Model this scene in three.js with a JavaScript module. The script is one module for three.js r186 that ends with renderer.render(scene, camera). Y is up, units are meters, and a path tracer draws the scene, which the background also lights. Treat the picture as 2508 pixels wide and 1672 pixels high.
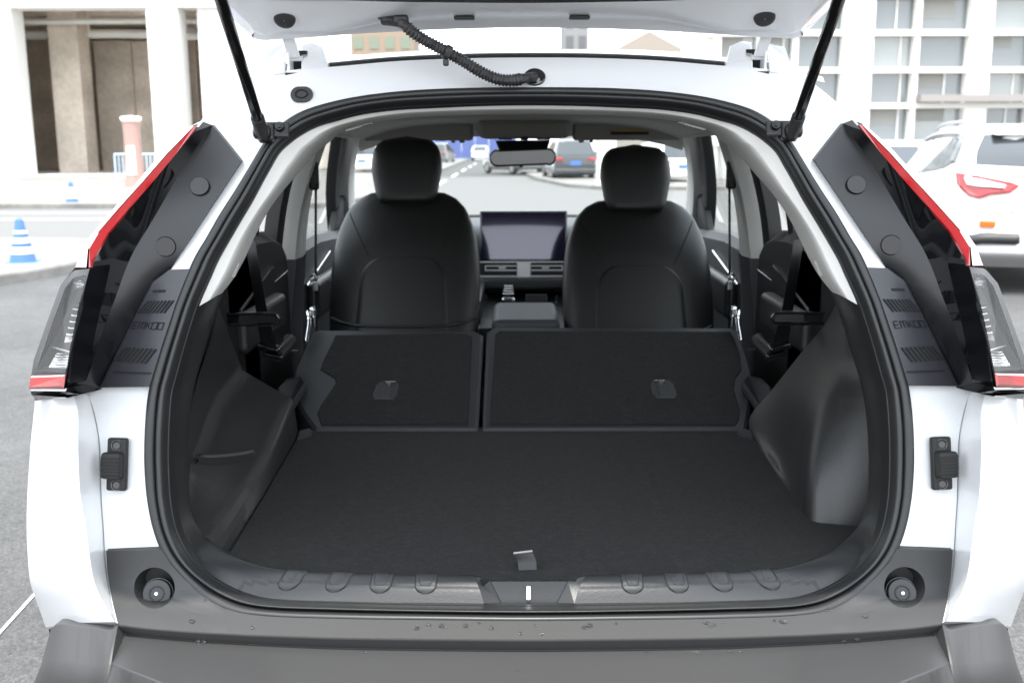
import * as THREE from 'three';
import { RoundedBoxGeometry } from 'three/addons/geometries/RoundedBoxGeometry.js';
import { mergeGeometries, mergeVertices, toCreasedNormals } from 'three/addons/utils/BufferGeometryUtils.js';

// ---------- camera, sky, sun, exposure
const scene = new THREE.Scene();
const camera = new THREE.PerspectiveCamera(37.34, 1024 / 682, 0.05, 900);
camera.position.set(-0.02, 1.45, 0);
camera.rotation.order = 'YXZ';
camera.rotation.set(-10.95 * Math.PI / 180, 0.25 * Math.PI / 180, -0.15 * Math.PI / 180);
camera.focus = 1.85;
camera.userData.fStop = 5.6;
const renderer = new THREE.WebGLRenderer({ antialias: true });
renderer.setSize(1024, 682);
renderer.toneMapping = THREE.LinearToneMapping;
renderer.toneMappingExposure = 3.8;
renderer.shadowMap.enabled = true;

const SUN = new THREE.Vector3(-0.04, 2.75, 1.0).normalize();
{ // pale hazy sky, a little brighter round the sun
  const w = 256, h = 128, px = new Float32Array(w * h * 4);
  for (let j = 0; j < h; j++) for (let i = 0; i < w; i++) {
    const el = (j + 0.5) / h * Math.PI - Math.PI / 2, az = (i + 0.5) / w * 2 * Math.PI - Math.PI;
    const d = new THREE.Vector3(Math.cos(el) * Math.cos(az), Math.sin(el), Math.cos(el) * Math.sin(az));
    const t = Math.max(0, Math.sin(el)), g = Math.pow(Math.max(0, d.dot(SUN)), 6) * 0.35;
    const k = 4 * (j * w + i);
    px[k] = 0.92 - 0.22 * t + g; px[k + 1] = 0.95 - 0.16 * t + g; px[k + 2] = 0.98 - 0.06 * t + g * 0.9; px[k + 3] = 1;
  }
  const sky = new THREE.DataTexture(px, w, h, THREE.RGBAFormat, THREE.FloatType);
  sky.mapping = THREE.EquirectangularReflectionMapping; sky.magFilter = THREE.LinearFilter; sky.needsUpdate = true;
  scene.background = sky; scene.environment = sky;
}
const sun = new THREE.DirectionalLight(new THREE.Color(1, 0.96, 0.89), 2.0);
sun.position.copy(SUN).multiplyScalar(60); sun.castShadow = true; sun.shadow.radius = 1.3;
sun.shadow.mapSize.set(4096, 4096);
Object.assign(sun.shadow.camera, { left: -40, right: 40, top: 60, bottom: -60, near: 1, far: 200 });
scene.add(sun, sun.target);

// ---------- helpers
let seed = 7;
const rnd = () => { seed = (seed + 0x6D2B79F5) | 0; let t = Math.imul(seed ^ (seed >>> 15), 1 | seed); t = (t + Math.imul(t ^ (t >>> 7), 61 | t)) ^ t; return ((t ^ (t >>> 14)) >>> 0) / 4294967296; };
const V = (a) => new THREE.Vector3(a[0], a[1], a[2]);
const lerp = (a, b, t) => a + (b - a) * t;
const mx = (l) => l.map((p) => [-p[0], p[1], p[2]]);
const taken = {};
function numbered(n) { taken[n] = (taken[n] ?? -1) + 1; return taken[n] ? `${n}_${String(taken[n]).padStart(3, '0')}` : n; }
function uvm(g) {   // uv in metres, projected along the nearest axis
  g.deleteAttribute('uv');
  const p = g.attributes.position, n = g.attributes.normal, uv = new Float32Array(p.count * 2);
  for (let i = 0; i < p.count; i++) {
    const ax = Math.abs(n.getX(i)), ay = Math.abs(n.getY(i)), az = Math.abs(n.getZ(i));
    const x = p.getX(i), y = p.getY(i), z = p.getZ(i);
    const [u, v] = ay >= ax && ay >= az ? [x, z] : ax >= az ? [z, y] : [x, y];
    uv[2 * i] = u; uv[2 * i + 1] = v;
  }
  g.setAttribute('uv', new THREE.BufferAttribute(uv, 2));
  return g;
}
function gridGeo(rows, closed = false) {
  const n = rows[0].length, pos = [], idx = [];
  for (const r of rows) for (const p of r) pos.push(p.x, p.y, p.z);
  const m = closed ? n : n - 1;
  for (let j = 0; j < rows.length - 1; j++) for (let i = 0; i < m; i++) {
    const a = j * n + i, b = j * n + (i + 1) % n, c = a + n, d = b + n;
    idx.push(a, c, b, b, c, d);
  }
  const g = new THREE.BufferGeometry();
  g.setAttribute('position', new THREE.Float32BufferAttribute(pos, 3)); g.setIndex(idx); g.computeVertexNormals();
  return g;
}
// a surface through rows of points; cols resamples along the rows, sub across them
function loft(rows, { cols = 0, sub = 0, crease = 0, closed = false, tension = 'centripetal' } = {}) {
  rows = rows.map((r) => r.map((p) => (p.isVector3 ? p : V(p))));
  if (cols) rows = rows.map((r) => { const c = new THREE.CatmullRomCurve3(r, closed, tension), o = []; for (let i = 0; i < cols + (closed ? 0 : 1); i++) o.push(c.getPoint(i / cols)); return o; });
  if (sub) {
    const n = rows[0].length, cs = []; for (let i = 0; i < n; i++) cs.push(new THREE.CatmullRomCurve3(rows.map((r) => r[i]), false, tension));
    const o = []; for (let j = 0; j <= sub; j++) o.push(cs.map((c) => c.getPoint(j / sub)));
    rows = o;
  }
  let g = gridGeo(rows, closed);
  if (crease) g = toCreasedNormals(g, crease);
  return g;
}
function mir(g) {
  const o = (g.index ? g.toNonIndexed() : g.clone()); const p = o.attributes.position, n = o.attributes.normal;
  for (let i = 0; i < p.count; i++) { p.setX(i, -p.getX(i)); if (n) n.setX(i, -n.getX(i)); }
  for (const a of Object.values(o.attributes)) { const s = a.itemSize, A = a.array; for (let t = 0; t < a.count; t += 3) for (let k = 0; k < s; k++) { const q = A[(t + 1) * s + k]; A[(t + 1) * s + k] = A[(t + 2) * s + k]; A[(t + 2) * s + k] = q; } }
  return o;
}
const flat = (g) => { const o = g.index ? g.toNonIndexed() : g; o.deleteAttribute('uv'); return o; };
const merge = (l) => mergeGeometries(l.map((g) => { g = flat(g); for (const k of Object.keys(g.attributes)) if (k !== 'position' && k !== 'normal') g.deleteAttribute(k); return g; }));
const pane = (pts) => { const q = pts.map((p) => (p.isVector3 ? p : V(p))), c = q.reduce((a, p) => a.add(p), new THREE.Vector3()).multiplyScalar(1 / q.length); return loft([[...q, q[0]], [...q, q[0]].map((p) => p.clone().lerp(c, 0.999))]); };
// flat or slightly warped polygon with thickness vec (a 3-vector) and a chamfer
function slab(pts, vec, bev = 0.0015) {
  const q = pts.map((p) => (p.isVector3 ? p.clone() : V(p))), n = q.length, N = new THREE.Vector3();
  for (let i = 0; i < n; i++) { const a = q[i], b = q[(i + 1) % n]; N.x += (a.y - b.y) * (a.z + b.z); N.y += (a.z - b.z) * (a.x + b.x); N.z += (a.x - b.x) * (a.y + b.y); }
  N.normalize();
  const th = V(vec); if (N.dot(th) > 0) { q.reverse(); N.negate(); }
  const X = q[1].clone().sub(q[0]).addScaledVector(N, -q[1].clone().sub(q[0]).dot(N)).normalize(), Y = N.clone().cross(X);
  const ins = q.map((p, i) => {
    const a = p.clone().sub(q[(i + n - 1) % n]).normalize(), b = q[(i + 1) % n].clone().sub(p).normalize();
    const na = N.clone().cross(a), nb = N.clone().cross(b), m = na.clone().add(nb).normalize();
    return p.clone().addScaledVector(m, bev / Math.max(0.4, m.dot(na)));
  });
  const low = q.map((p) => p.clone().addScaledVector(N, -bev)), back = q.map((p) => p.clone().add(th));
  const tri = THREE.ShapeUtils.triangulateShape(ins.map((p) => new THREE.Vector2(p.dot(X), p.dot(Y))), []);
  const pos = []; const put = (...v) => v.forEach((p) => pos.push(p.x, p.y, p.z));
  for (const [a, b, c] of tri) { put(ins[a], ins[b], ins[c]); put(back[a], back[c], back[b]); }
  for (let i = 0; i < n; i++) { const j = (i + 1) % n; put(ins[i], low[i], low[j], ins[i], low[j], ins[j]); put(low[i], back[i], back[j], low[i], back[j], low[j]); }
  const g = new THREE.BufferGeometry(); g.setAttribute('position', new THREE.Float32BufferAttribute(pos, 3)); g.computeVertexNormals();
  return g;
}
function rod(points, r, seg = 10, n = 0) {   // capped tube, r a number or function of 0..1
  const P = points.map((p) => (p.isVector3 ? p : V(p))), c = new THREE.CatmullRomCurve3(P, false, 'centripetal');
  n = n || (P.length === 2 ? 1 : P.length * 6);
  const fr = c.computeFrenetFrames(n, false), rows = [], R = typeof r === 'function' ? r : () => r;
  const ring = (i, k) => { const o = c.getPointAt(i / n), out = []; for (let s = 0; s < seg; s++) { const a = s / seg * 2 * Math.PI; out.push(o.clone().addScaledVector(fr.normals[i], Math.cos(a) * k).addScaledVector(fr.binormals[i], Math.sin(a) * k)); } return out; };
  rows.push(ring(0, R(0) * 0.02), ring(0, R(0)));
  for (let i = 0; i <= n; i++) rows.push(ring(i, R(i / n)));
  rows.push(ring(n, R(1)), ring(n, R(1) * 0.02));
  return toCreasedNormals(gridGeo(rows, true), 0.9);
}
const rbox = (w, h, d, r, x = 0, y = 0, z = 0, rx = 0, ry = 0, rz = 0) => { const g = new RoundedBoxGeometry(w, h, d, 2, Math.min(r, w / 2.01, h / 2.01, d / 2.01)); g.rotateX(rx); g.rotateY(ry); g.rotateZ(rz); g.translate(x, y, z); return g; };
const box = (x0, x1, y0, y1, z0, z1) => { const g = new THREE.BoxGeometry(x1 - x0, y1 - y0, z1 - z0); g.translate((x0 + x1) / 2, (y0 + y1) / 2, (z0 + z1) / 2); return g; };
function facing(g, at, dir, roll = 0) { // turn +z of g to dir and move to at
  g.rotateZ(roll); g.applyQuaternion(new THREE.Quaternion().setFromUnitVectors(new THREE.Vector3(0, 0, 1), V(dir).normalize())); g.translate(at[0], at[1], at[2]); return g;
}

// ---------- textures and materials
function tex(size, fn, metres, srgb = false) {
  const px = new Uint8Array(size * size * 4);
  for (let j = 0; j < size; j++) for (let i = 0; i < size; i++) { const c = fn(i, j), k = 4 * (j * size + i); px[k] = c[0]; px[k + 1] = c[1]; px[k + 2] = c[2]; px[k + 3] = 255; }
  const t = new THREE.DataTexture(px, size, size); t.magFilter = THREE.LinearFilter; t.wrapS = t.wrapT = THREE.RepeatWrapping; t.repeat.set(1 / metres, 1 / metres);
  if (srgb) t.colorSpace = THREE.SRGBColorSpace; t.needsUpdate = true; return t;
}
function vnoise(size, cells) { // tiling value noise
  const g = new Float32Array(cells * cells).map(() => rnd()), o = new Float32Array(size * size), s = (t) => t * t * (3 - 2 * t);
  for (let j = 0; j < size; j++) for (let i = 0; i < size; i++) {
    const x = i / size * cells, y = j / size * cells, a = Math.floor(x), b = Math.floor(y), fx = s(x - a), fy = s(y - b), a1 = (a + 1) % cells, b1 = (b + 1) % cells;
    o[j * size + i] = lerp(lerp(g[b * cells + a], g[b * cells + a1], fx), lerp(g[b1 * cells + a], g[b1 * cells + a1], fx), fy);
  }
  return o;
}
const mix = (l) => { const o = new Float32Array(l[0][0].length); for (const [a, w] of l) for (let i = 0; i < o.length; i++) o[i] += a[i] * w; return o; };
const clampB = (v) => Math.max(0, Math.min(255, Math.round(v)));
const lin = (r, g, b) => new THREE.Color().setRGB(r, g, b);
const nF = vnoise(256, 128), nM = vnoise(256, 32), nC = vnoise(256, 8), nR = new Float32Array(65536).map(() => rnd());
const grainTex = tex(256, (i, j) => { const v = clampB(255 * (0.6 * nF[j * 256 + i] + 0.4 * nM[j * 256 + i])); return [v, v, v]; }, 0.09);
const carpetMap = tex(256, (i, j) => { const k = j * 256 + i, r = nR[k]; let v = 1 + 16 * nF[k] + 12 * nM[k] + (r > 0.97 ? 60 * (r - 0.965) / 0.035 : 0); return [clampB(v), clampB(v), clampB(v * 0.99)]; }, 0.30, true);
const carpetBump = tex(256, (i, j) => { const v = clampB(255 * (0.5 * nF[j * 256 + i] + 0.5 * nR[j * 256 + i])); return [v, v, v]; }, 0.20);
const leatherBump = tex(256, (i, j) => { const v = clampB(255 * (0.5 * nF[j * 256 + i] + 0.5 * nM[(j * 256 + i * 1) % 65536])); return [v, v, v]; }, 0.15);
const aN = vnoise(512, 256), aM = vnoise(512, 64), aC = vnoise(512, 9), aR = new Float32Array(512 * 512).map(() => rnd());
const gN = vnoise(1024, 512), gM = vnoise(1024, 60), gC = vnoise(1024, 7), gR = new Float32Array(1024 * 1024).map(() => rnd());
const asphaltMap = tex(1024, (i, j) => { const k = j * 1024 + i; const v = 72 + 22 * (gN[k] - 0.5) + 22 * (gR[k] - 0.5) + 8 * (gM[k] - 0.5) + 12 * (gC[k] - 0.5) + (gR[k] > 0.985 ? 26 : 0); return [clampB(v), clampB(v * 0.995), clampB(v * 0.985)]; }, 3.7, true);
const asphaltBump = tex(512, (i, j) => { const k = j * 512 + i, v = clampB(255 * (0.7 * aN[k] + 0.3 * aR[k])); return [v, v, v]; }, 1.3);
const concreteMap = tex(512, (i, j) => { const k = j * 512 + i, v = 116 + 16 * (aM[k] - 0.5) + 24 * (aC[k] - 0.5) + 10 * (aR[k] - 0.5); return [clampB(v), clampB(v * 0.985), clampB(v * 0.955)]; }, 5.3, true);
const rawMap = tex(512, (i, j) => { const k = j * 512 + i, v = 224 + 20 * (aM[k] - 0.5) + 36 * (aC[k] - 0.5) + 10 * (aR[k] - 0.5); return [clampB(v * 1.02), clampB(v * 0.965), clampB(v * 0.90)]; }, 9, true);
const std = (c, rough, o = {}) => new THREE.MeshStandardMaterial({ color: lin(...c), roughness: rough, side: THREE.DoubleSide, ...o });
const phy = (c, rough, o = {}) => new THREE.MeshPhysicalMaterial({ color: lin(...c), roughness: rough, side: THREE.DoubleSide, ...o });
const M = {
  paint: phy([0.70, 0.71, 0.72], 0.4, { clearcoat: 1, clearcoatRoughness: 0.06 }),
  inner: phy([0.83, 0.84, 0.86], 0.45, { clearcoat: 0.5, clearcoatRoughness: 0.2 }),
  matte: std([0.026, 0.026, 0.027], 0.46, { bumpMap: grainTex, bumpScale: 0.0002 }),
  clad: std([0.028, 0.0277, 0.028], 0.50, { bumpMap: grainTex, bumpScale: 0.0001 }),
  gloss: phy([0.006, 0.006, 0.007], 0.06, { clearcoat: 1, clearcoatRoughness: 0.02 }),
  panel: phy([0.008, 0.008, 0.010], 0.28, { bumpMap: grainTex, bumpScale: 0.00005 }),
  print: std([0.004, 0.004, 0.005], 0.7),
  rubber: std([0.016, 0.0165, 0.017], 0.40),
  trim: std([0.019, 0.0195, 0.020], 0.40, { bumpMap: grainTex, bumpScale: 0.00022 }),
  trimSoft: std([0.010, 0.010, 0.011], 0.52, { bumpMap: grainTex, bumpScale: 0.0002 }),
  edge: std([0.021, 0.021, 0.024], 0.6, { bumpMap: grainTex, bumpScale: 0.0001 }),
  carpet: std([1, 1, 1], 1, { map: carpetMap, bumpMap: carpetBump, bumpScale: 0.0012 }),
  leather: std([0.012, 0.0119, 0.0117], 0.45, { bumpMap: leatherBump, bumpScale: 0.0002 }),
  seam: std([0.004, 0.004, 0.004], 0.8),
  liner: std([0.50, 0.485, 0.455], 0.95, { bumpMap: leatherBump, bumpScale: 0.0004 }),
  pillar: std([0.62, 0.61, 0.585], 0.75, { bumpMap: grainTex, bumpScale: 0.0001 }),
  visor: std([0.30, 0.29, 0.27], 0.9),
  dash: std([0.05, 0.053, 0.06], 0.6),
  chrome: std([0.85, 0.86, 0.87], 0.14, { metalness: 1 }),
  steel: std([0.45, 0.45, 0.46], 0.35, { metalness: 1 }),
  darkMetal: std([0.05, 0.05, 0.052], 0.25, { metalness: 0.6 }),
  black: std([0.008, 0.008, 0.008], 0.6),
  screen: phy([0.010, 0.009, 0.028], 0.08, { clearcoat: 1, clearcoatRoughness: 0.03, specularColor: lin(0.75, 0.7, 1) }),
  mirror: std([0.26, 0.26, 0.26], 0.12, { metalness: 1 }),
  glass: phy([0.93, 0.96, 0.95], 0.02, { transmission: 1, thickness: 0, ior: 1.5 }),
  tint: phy([0.55, 0.57, 0.56], 0.02, { transmission: 1, thickness: 0, ior: 1.5 }),
  satin: phy([0.032, 0.032, 0.038], 0.3, { bumpMap: grainTex, bumpScale: 0.00004 }),
  silver: std([0.62, 0.62, 0.64], 0.38, { metalness: 0.35 }),
  frame: phy([0.003, 0.003, 0.004], 0.25, { specularIntensity: 0.3 }),
  bowl: std([0.004, 0.004, 0.004], 0.9),
  strut: phy([0.006, 0.006, 0.006], 0.22, { clearcoat: 0.4, clearcoatRoughness: 0.15 }),
  lens: phy([0.96, 0.96, 0.96], 0.03, { transmission: 1, thickness: 0, ior: 1.12 }),
  red: phy([0.36, 0.006, 0.008], 0.12, { clearcoat: 1, clearcoatRoughness: 0.03 }),
  reflector: std([0.78, 0.78, 0.78], 0.25, { metalness: 1 }),
  water: phy([0.9, 0.9, 0.9], 0.02, { transmission: 1, thickness: 0.002, ior: 1.33 }),
  asphalt: std([1, 1, 1], 0.9, { map: asphaltMap, bumpMap: asphaltBump, bumpScale: 0.0025 }),
  concrete: std([1, 1, 1], 0.9, { map: concreteMap }),
  raw: std([1, 1, 1], 0.92, { map: rawMap }),
  white: std([0.78, 0.77, 0.74], 0.8),
  line: std([0.72, 0.72, 0.69], 0.8),
  winGlass: phy([0.15, 0.17, 0.175], 0.05, { clearcoat: 1, clearcoatRoughness: 0.02 }),
  winPale: phy([0.25, 0.27, 0.265], 0.08, { clearcoat: 1, clearcoatRoughness: 0.03 }),
  carWhite: phy([0.78, 0.78, 0.76], 0.35, { clearcoat: 1, clearcoatRoughness: 0.05 }),
  carBlack: phy([0.03, 0.033, 0.038], 0.3, { clearcoat: 1, clearcoatRoughness: 0.05 }),
  carGrey: phy([0.10, 0.11, 0.11], 0.3, { clearcoat: 1, clearcoatRoughness: 0.05 }),
  carGlass: phy([0.03, 0.035, 0.04], 0.05, { clearcoat: 1, clearcoatRoughness: 0.02 }),
  tyre: std([0.02, 0.02, 0.02], 0.85),
  blue: std([0.05, 0.13, 0.60], 0.5),
  hoard: std([0.07, 0.10, 0.27], 0.6),
  redPaint: std([0.36, 0.23, 0.20], 0.8),
  amber: phy([0.75, 0.12, 0.01], 0.2),
  plate: std([0.05, 0.16, 0.6], 0.4),
};

function mesh(name, g, m, parent) {
  if (!g.attributes.normal) g.computeVertexNormals();
  uvm(g);
  const o = new THREE.Mesh(g, m); o.name = parent === scene ? numbered(name) : name; o.castShadow = o.receiveShadow = true; parent.add(o); return o;
}
function tag(o, label, category, group) { o.userData = { ...o.userData, label, category }; if (group) o.userData.group = group; return o; }
function structure(name, g, m) { const o = mesh(name, g, m, scene); o.userData.kind = 'structure'; return o; }
function thing(name, x, y, z, turn, label, category, group) { const o = new THREE.Group(); o.name = numbered(name); o.position.set(x, y, z); o.rotation.y = turn; scene.add(o); return tag(o, label, category, group); }

const P = {
  sealOut: [[0.0033,1.5504,-1.8503],[-0.0858,1.55,-1.851],[-0.1635,1.548,-1.8526],[-0.2415,1.543,-1.8541],[-0.3149,1.5334,-1.8541],[-0.3711,1.5205,-1.8519],[-0.4052,1.5084,-1.8483],[-0.4317,1.4923,-1.8419],[-0.4516,1.474,-1.8334],[-0.4679,1.4528,-1.823],[-0.4816,1.4279,-1.8111],[-0.4953,1.4024,-1.7995],[-0.5151,1.3675,-1.7837],[-0.5369,1.3308,-1.7673],[-0.5562,1.2936,-1.7508],[-0.5718,1.2661,-1.7395],[-0.5821,1.2417,-1.729],[-0.5894,1.2204,-1.7195],[-0.6003,1.1885,-1.7054],[-0.6105,1.15,-1.6884],[-0.6243,1.1043,-1.6721],[-0.6335,1.0687,-1.6595],[-0.6379,1.0451,-1.6508],[-0.6404,1.0039,-1.6352],[-0.6411,0.9444,-1.6193],[-0.6387,0.9059,-1.6091],[-0.6341,0.8712,-1.5995],[-0.624,0.83,-1.5874],[-0.6096,0.7961,-1.5766],[-0.5923,0.7737,-1.568],[-0.5708,0.755,-1.5581],[-0.5479,0.7405,-1.5463],[-0.5211,0.7294,-1.5308],[-0.4752,0.7202,-1.5089],[-0.4255,0.7176,-1.4973],[-0.2956,0.7182,-1.4852],[-0.1483,0.7194,-1.4783],[-0.0009,0.7193,-1.4751]],
  sealIn: [[0.0033,1.5223,-1.8454],[-0.0859,1.5211,-1.8457],[-0.1636,1.5183,-1.8468],[-0.2338,1.5147,-1.8486],[-0.2962,1.5066,-1.8484],[-0.339,1.496,-1.8459],[-0.3739,1.4854,-1.8431],[-0.4022,1.4709,-1.8375],[-0.4239,1.4549,-1.8306],[-0.4401,1.439,-1.8237],[-0.454,1.4134,-1.8117],[-0.4656,1.3909,-1.8013],[-0.4818,1.3575,-1.7856],[-0.5029,1.3193,-1.7682],[-0.5218,1.2843,-1.7528],[-0.5366,1.2554,-1.7406],[-0.5455,1.2324,-1.7305],[-0.5557,1.2068,-1.7192],[-0.565,1.1813,-1.708],[-0.5756,1.142,-1.691],[-0.5866,1.0976,-1.6749],[-0.5938,1.0662,-1.6635],[-0.5992,1.0439,-1.6556],[-0.6008,0.9957,-1.6375],[-0.6012,0.9436,-1.624],[-0.5998,0.9113,-1.6156],[-0.5959,0.8694,-1.6043],[-0.5851,0.8245,-1.5914],[-0.5724,0.7994,-1.5832],[-0.5576,0.7795,-1.5759],[-0.5381,0.7629,-1.568],[-0.5162,0.7511,-1.5599],[-0.4896,0.741,-1.5501],[-0.4586,0.7337,-1.5393],[-0.4209,0.7298,-1.5299],[-0.2986,0.7301,-1.5179],[-0.1505,0.7305,-1.5089],[-0.0005,0.7304,-1.5057]],
  trimA: [[0.0033,1.5224,-1.8474],[-0.086,1.5211,-1.8477],[-0.1637,1.5184,-1.8488],[-0.234,1.5148,-1.8507],[-0.2965,1.5066,-1.8505],[-0.3393,1.496,-1.848],[-0.3743,1.4854,-1.8451],[-0.4026,1.4709,-1.8396],[-0.4243,1.4549,-1.8327],[-0.4406,1.439,-1.8258],[-0.4544,1.4133,-1.8138],[-0.4661,1.3908,-1.8033],[-0.4823,1.3574,-1.7876],[-0.5034,1.3191,-1.7702],[-0.5224,1.2841,-1.7548],[-0.5372,1.2552,-1.7426],[-0.5461,1.2322,-1.7324],[-0.5563,1.2065,-1.7212],[-0.5656,1.181,-1.7099]],
  trimC: [[0.0068,1.5148,-2.12],[-0.0958,1.5134,-2.12],[-0.1859,1.5113,-2.13],[-0.2499,1.5073,-2.14],[-0.2977,1.5026,-2.16],[-0.3372,1.4969,-2.18],[-0.3729,1.4884,-2.2],[-0.3984,1.4766,-2.2],[-0.4186,1.4594,-2.2],[-0.4349,1.4466,-2.19],[-0.4502,1.4295,-2.17],[-0.4682,1.4064,-2.15],[-0.485,1.3836,-2.13],[-0.5096,1.35,-2.1],[-0.5311,1.3128,-2.07],[-0.5477,1.272,-2.04],[-0.5641,1.2278,-2.01],[-0.5795,1.194,-1.98],[-0.5938,1.1706,-1.95]],
  trimB: [[0.0034,1.514,-1.8584],[-0.0864,1.5128,-1.8587],[-0.1648,1.5104,-1.8601],[-0.2268,1.5068,-1.8614],[-0.2768,1.5006,-1.8612],[-0.3134,1.4929,-1.8597],[-0.3443,1.4839,-1.8571],[-0.3686,1.4718,-1.8524],[-0.3871,1.4566,-1.8453],[-0.4023,1.4435,-1.8396],[-0.4169,1.4239,-1.8307],[-0.4315,1.4028,-1.8213],[-0.4477,1.3768,-1.8094],[-0.4705,1.3434,-1.7946],[-0.4907,1.3095,-1.7793],[-0.5067,1.2766,-1.7647],[-0.5199,1.2445,-1.7506],[-0.5339,1.2157,-1.7383],[-0.5479,1.1915,-1.7284]],
  collarA: [[-0.5656,1.181,-1.7099],[-0.5762,1.1416,-1.6929],[-0.5872,1.0972,-1.6769],[-0.5944,1.0657,-1.6655],[-0.5999,1.0434,-1.6575],[-0.6015,0.9951,-1.6395],[-0.6019,0.943,-1.626],[-0.6005,0.9106,-1.6176],[-0.5966,0.8687,-1.6063],[-0.5858,0.8238,-1.5933],[-0.5731,0.7987,-1.5851],[-0.5583,0.7786,-1.5778],[-0.5387,0.7621,-1.5698],[-0.5168,0.7503,-1.5616],[-0.4901,0.7403,-1.5517],[-0.459,0.7331,-1.5407],[-0.4213,0.7292,-1.5311],[-0.2988,0.7295,-1.5191],[-0.0723,0.7306,-1.5086]],
  collarC: [[-0.5938,1.1706,-1.95],[-0.5913,1.1301,-1.87],[-0.5985,1.0797,-1.83],[-0.6045,1.0412,-1.8],[-0.6065,1.0105,-1.775],[-0.6092,0.9671,-1.755],[-0.6112,0.9106,-1.74],[-0.6079,0.8748,-1.725],[-0.6047,0.8375,-1.715],[-0.5929,0.8023,-1.7],[-0.5769,0.7853,-1.685],[-0.5534,0.7702,-1.67],[-0.5325,0.763,-1.6541],[-0.4961,0.763,-1.6181],[-0.464,0.763,-1.5942],[-0.43,0.763,-1.5745],[-0.3836,0.763,-1.5604],[-0.2743,0.763,-1.5499],[-0.0923,0.763,-1.5427]],
  gutIn: [[0.0034,1.5507,-1.8544],[-0.086,1.5502,-1.8552],[-0.1638,1.5482,-1.8567],[-0.242,1.5432,-1.8582],[-0.3156,1.5336,-1.8583],[-0.3719,1.5207,-1.8561],[-0.406,1.5085,-1.8525],[-0.4326,1.4924,-1.846],[-0.4525,1.4741,-1.8375],[-0.4689,1.4528,-1.8271],[-0.4827,1.4278,-1.8153],[-0.4964,1.4023,-1.8035],[-0.5162,1.3673,-1.7878],[-0.5381,1.3305,-1.7714],[-0.5575,1.2933,-1.7548],[-0.5731,1.2657,-1.7435],[-0.5833,1.2413,-1.733],[-0.5907,1.2198,-1.7235],[-0.6016,1.1879,-1.7094],[-0.6119,1.1493,-1.6923],[-0.6258,1.1035,-1.676],[-0.6349,1.0678,-1.6634],[-0.6394,1.0442,-1.6547],[-0.6419,1.0029,-1.6391],[-0.6426,0.9431,-1.6232],[-0.6402,0.9046,-1.613],[-0.6356,0.8698,-1.6034],[-0.6255,0.8285,-1.5913],[-0.611,0.7945,-1.5804]],
  gutOut: [[0.0037,1.6064,-1.8838],[-0.0865,1.6059,-1.8846],[-0.1652,1.604,-1.8863],[-0.2442,1.6006,-1.8889],[-0.3237,1.5942,-1.8914],[-0.3717,1.5907,-1.8941],[-0.412,1.588,-1.8969],[-0.4443,1.5852,-1.8991],[-0.4687,1.5831,-1.901],[-0.485,1.5817,-1.9024],[-0.4948,1.5802,-1.9029],[-0.5223,1.5597,-1.8946],[-0.5465,1.5393,-1.886],[-0.5945,1.4917,-1.8652],[-0.6215,1.444,-1.8418],[-0.651,1.3795,-1.8126],[-0.682,1.2978,-1.7751],[-0.7004,1.2467,-1.753],[-0.7162,1.1892,-1.7274],[-0.7282,1.1395,-1.7062],[-0.7429,1.0755,-1.6836],[-0.7508,1.0542,-1.6767],[-0.7521,1.0423,-1.6723],[-0.7381,1.0132,-1.6577],[-0.7247,0.9646,-1.6406],[-0.7211,0.9152,-1.6274],[-0.7183,0.866,-1.6143],[-0.7142,0.8239,-1.6031],[-0.711,0.7862,-1.5932]],
  facA: [[-0.7534,1.0416,-1.6753],[-0.7394,1.0124,-1.6607],[-0.726,0.9637,-1.6436],[-0.7224,0.9142,-1.6304],[-0.7196,0.8649,-1.6173],[-0.7154,0.8228,-1.606],[-0.7123,0.785,-1.5961],[-0.7033,0.7417,-1.5778],[-0.6761,0.7117,-1.5267],[-0.6612,0.7004,-1.5006]],
  facB: [[-0.742,1.0508,-1.5985],[-0.7332,1.0248,-1.5863],[-0.7305,0.9849,-1.572],[-0.7277,0.9376,-1.5594],[-0.7226,0.8905,-1.5464],[-0.7132,0.8508,-1.5345],[-0.707,0.8135,-1.5241],[-0.6959,0.7663,-1.5098],[-0.6755,0.7234,-1.5026],[-0.6593,0.7102,-1.4871]],
  facA0: [[-0.7371,1.0423,-1.6923],[-0.7231,1.0132,-1.6777],[-0.7097,0.9646,-1.6606],[-0.7061,0.9152,-1.6474],[-0.7033,0.866,-1.6343],[-0.6992,0.8239,-1.6231],[-0.696,0.7862,-1.6132],[-0.6872,0.7428,-1.5953],[-0.6605,0.7125,-1.5452],[-0.6455,0.7012,-1.519]],
  facC: [[-0.7668,1.0524,-1.575],[-0.7666,1.0292,-1.57],[-0.7695,0.9871,-1.565],[-0.7731,0.9374,-1.56],[-0.7746,0.8875,-1.555],[-0.775,0.8428,-1.555],[-0.7752,0.8007,-1.555],[-0.7767,0.7436,-1.56],[-0.7676,0.6909,-1.57],[-0.7573,0.6649,-1.575]],
  facD: [[-0.8574,1.0178,-1.7],[-0.8718,0.989,-1.72],[-0.8858,0.9383,-1.73],[-0.895,0.8816,-1.73],[-0.9035,0.8243,-1.73],[-0.9116,0.7726,-1.735],[-0.917,0.7235,-1.74],[-0.9223,0.6576,-1.75],[-0.9204,0.5942,-1.77],[-0.9171,0.5538,-1.78]],
  facLow: [[-0.6758,0.6832,-1.535],[-0.6742,0.6846,-1.52],[-0.7463,0.6465,-1.58],[-0.9234,0.5353,-1.79]],
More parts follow.
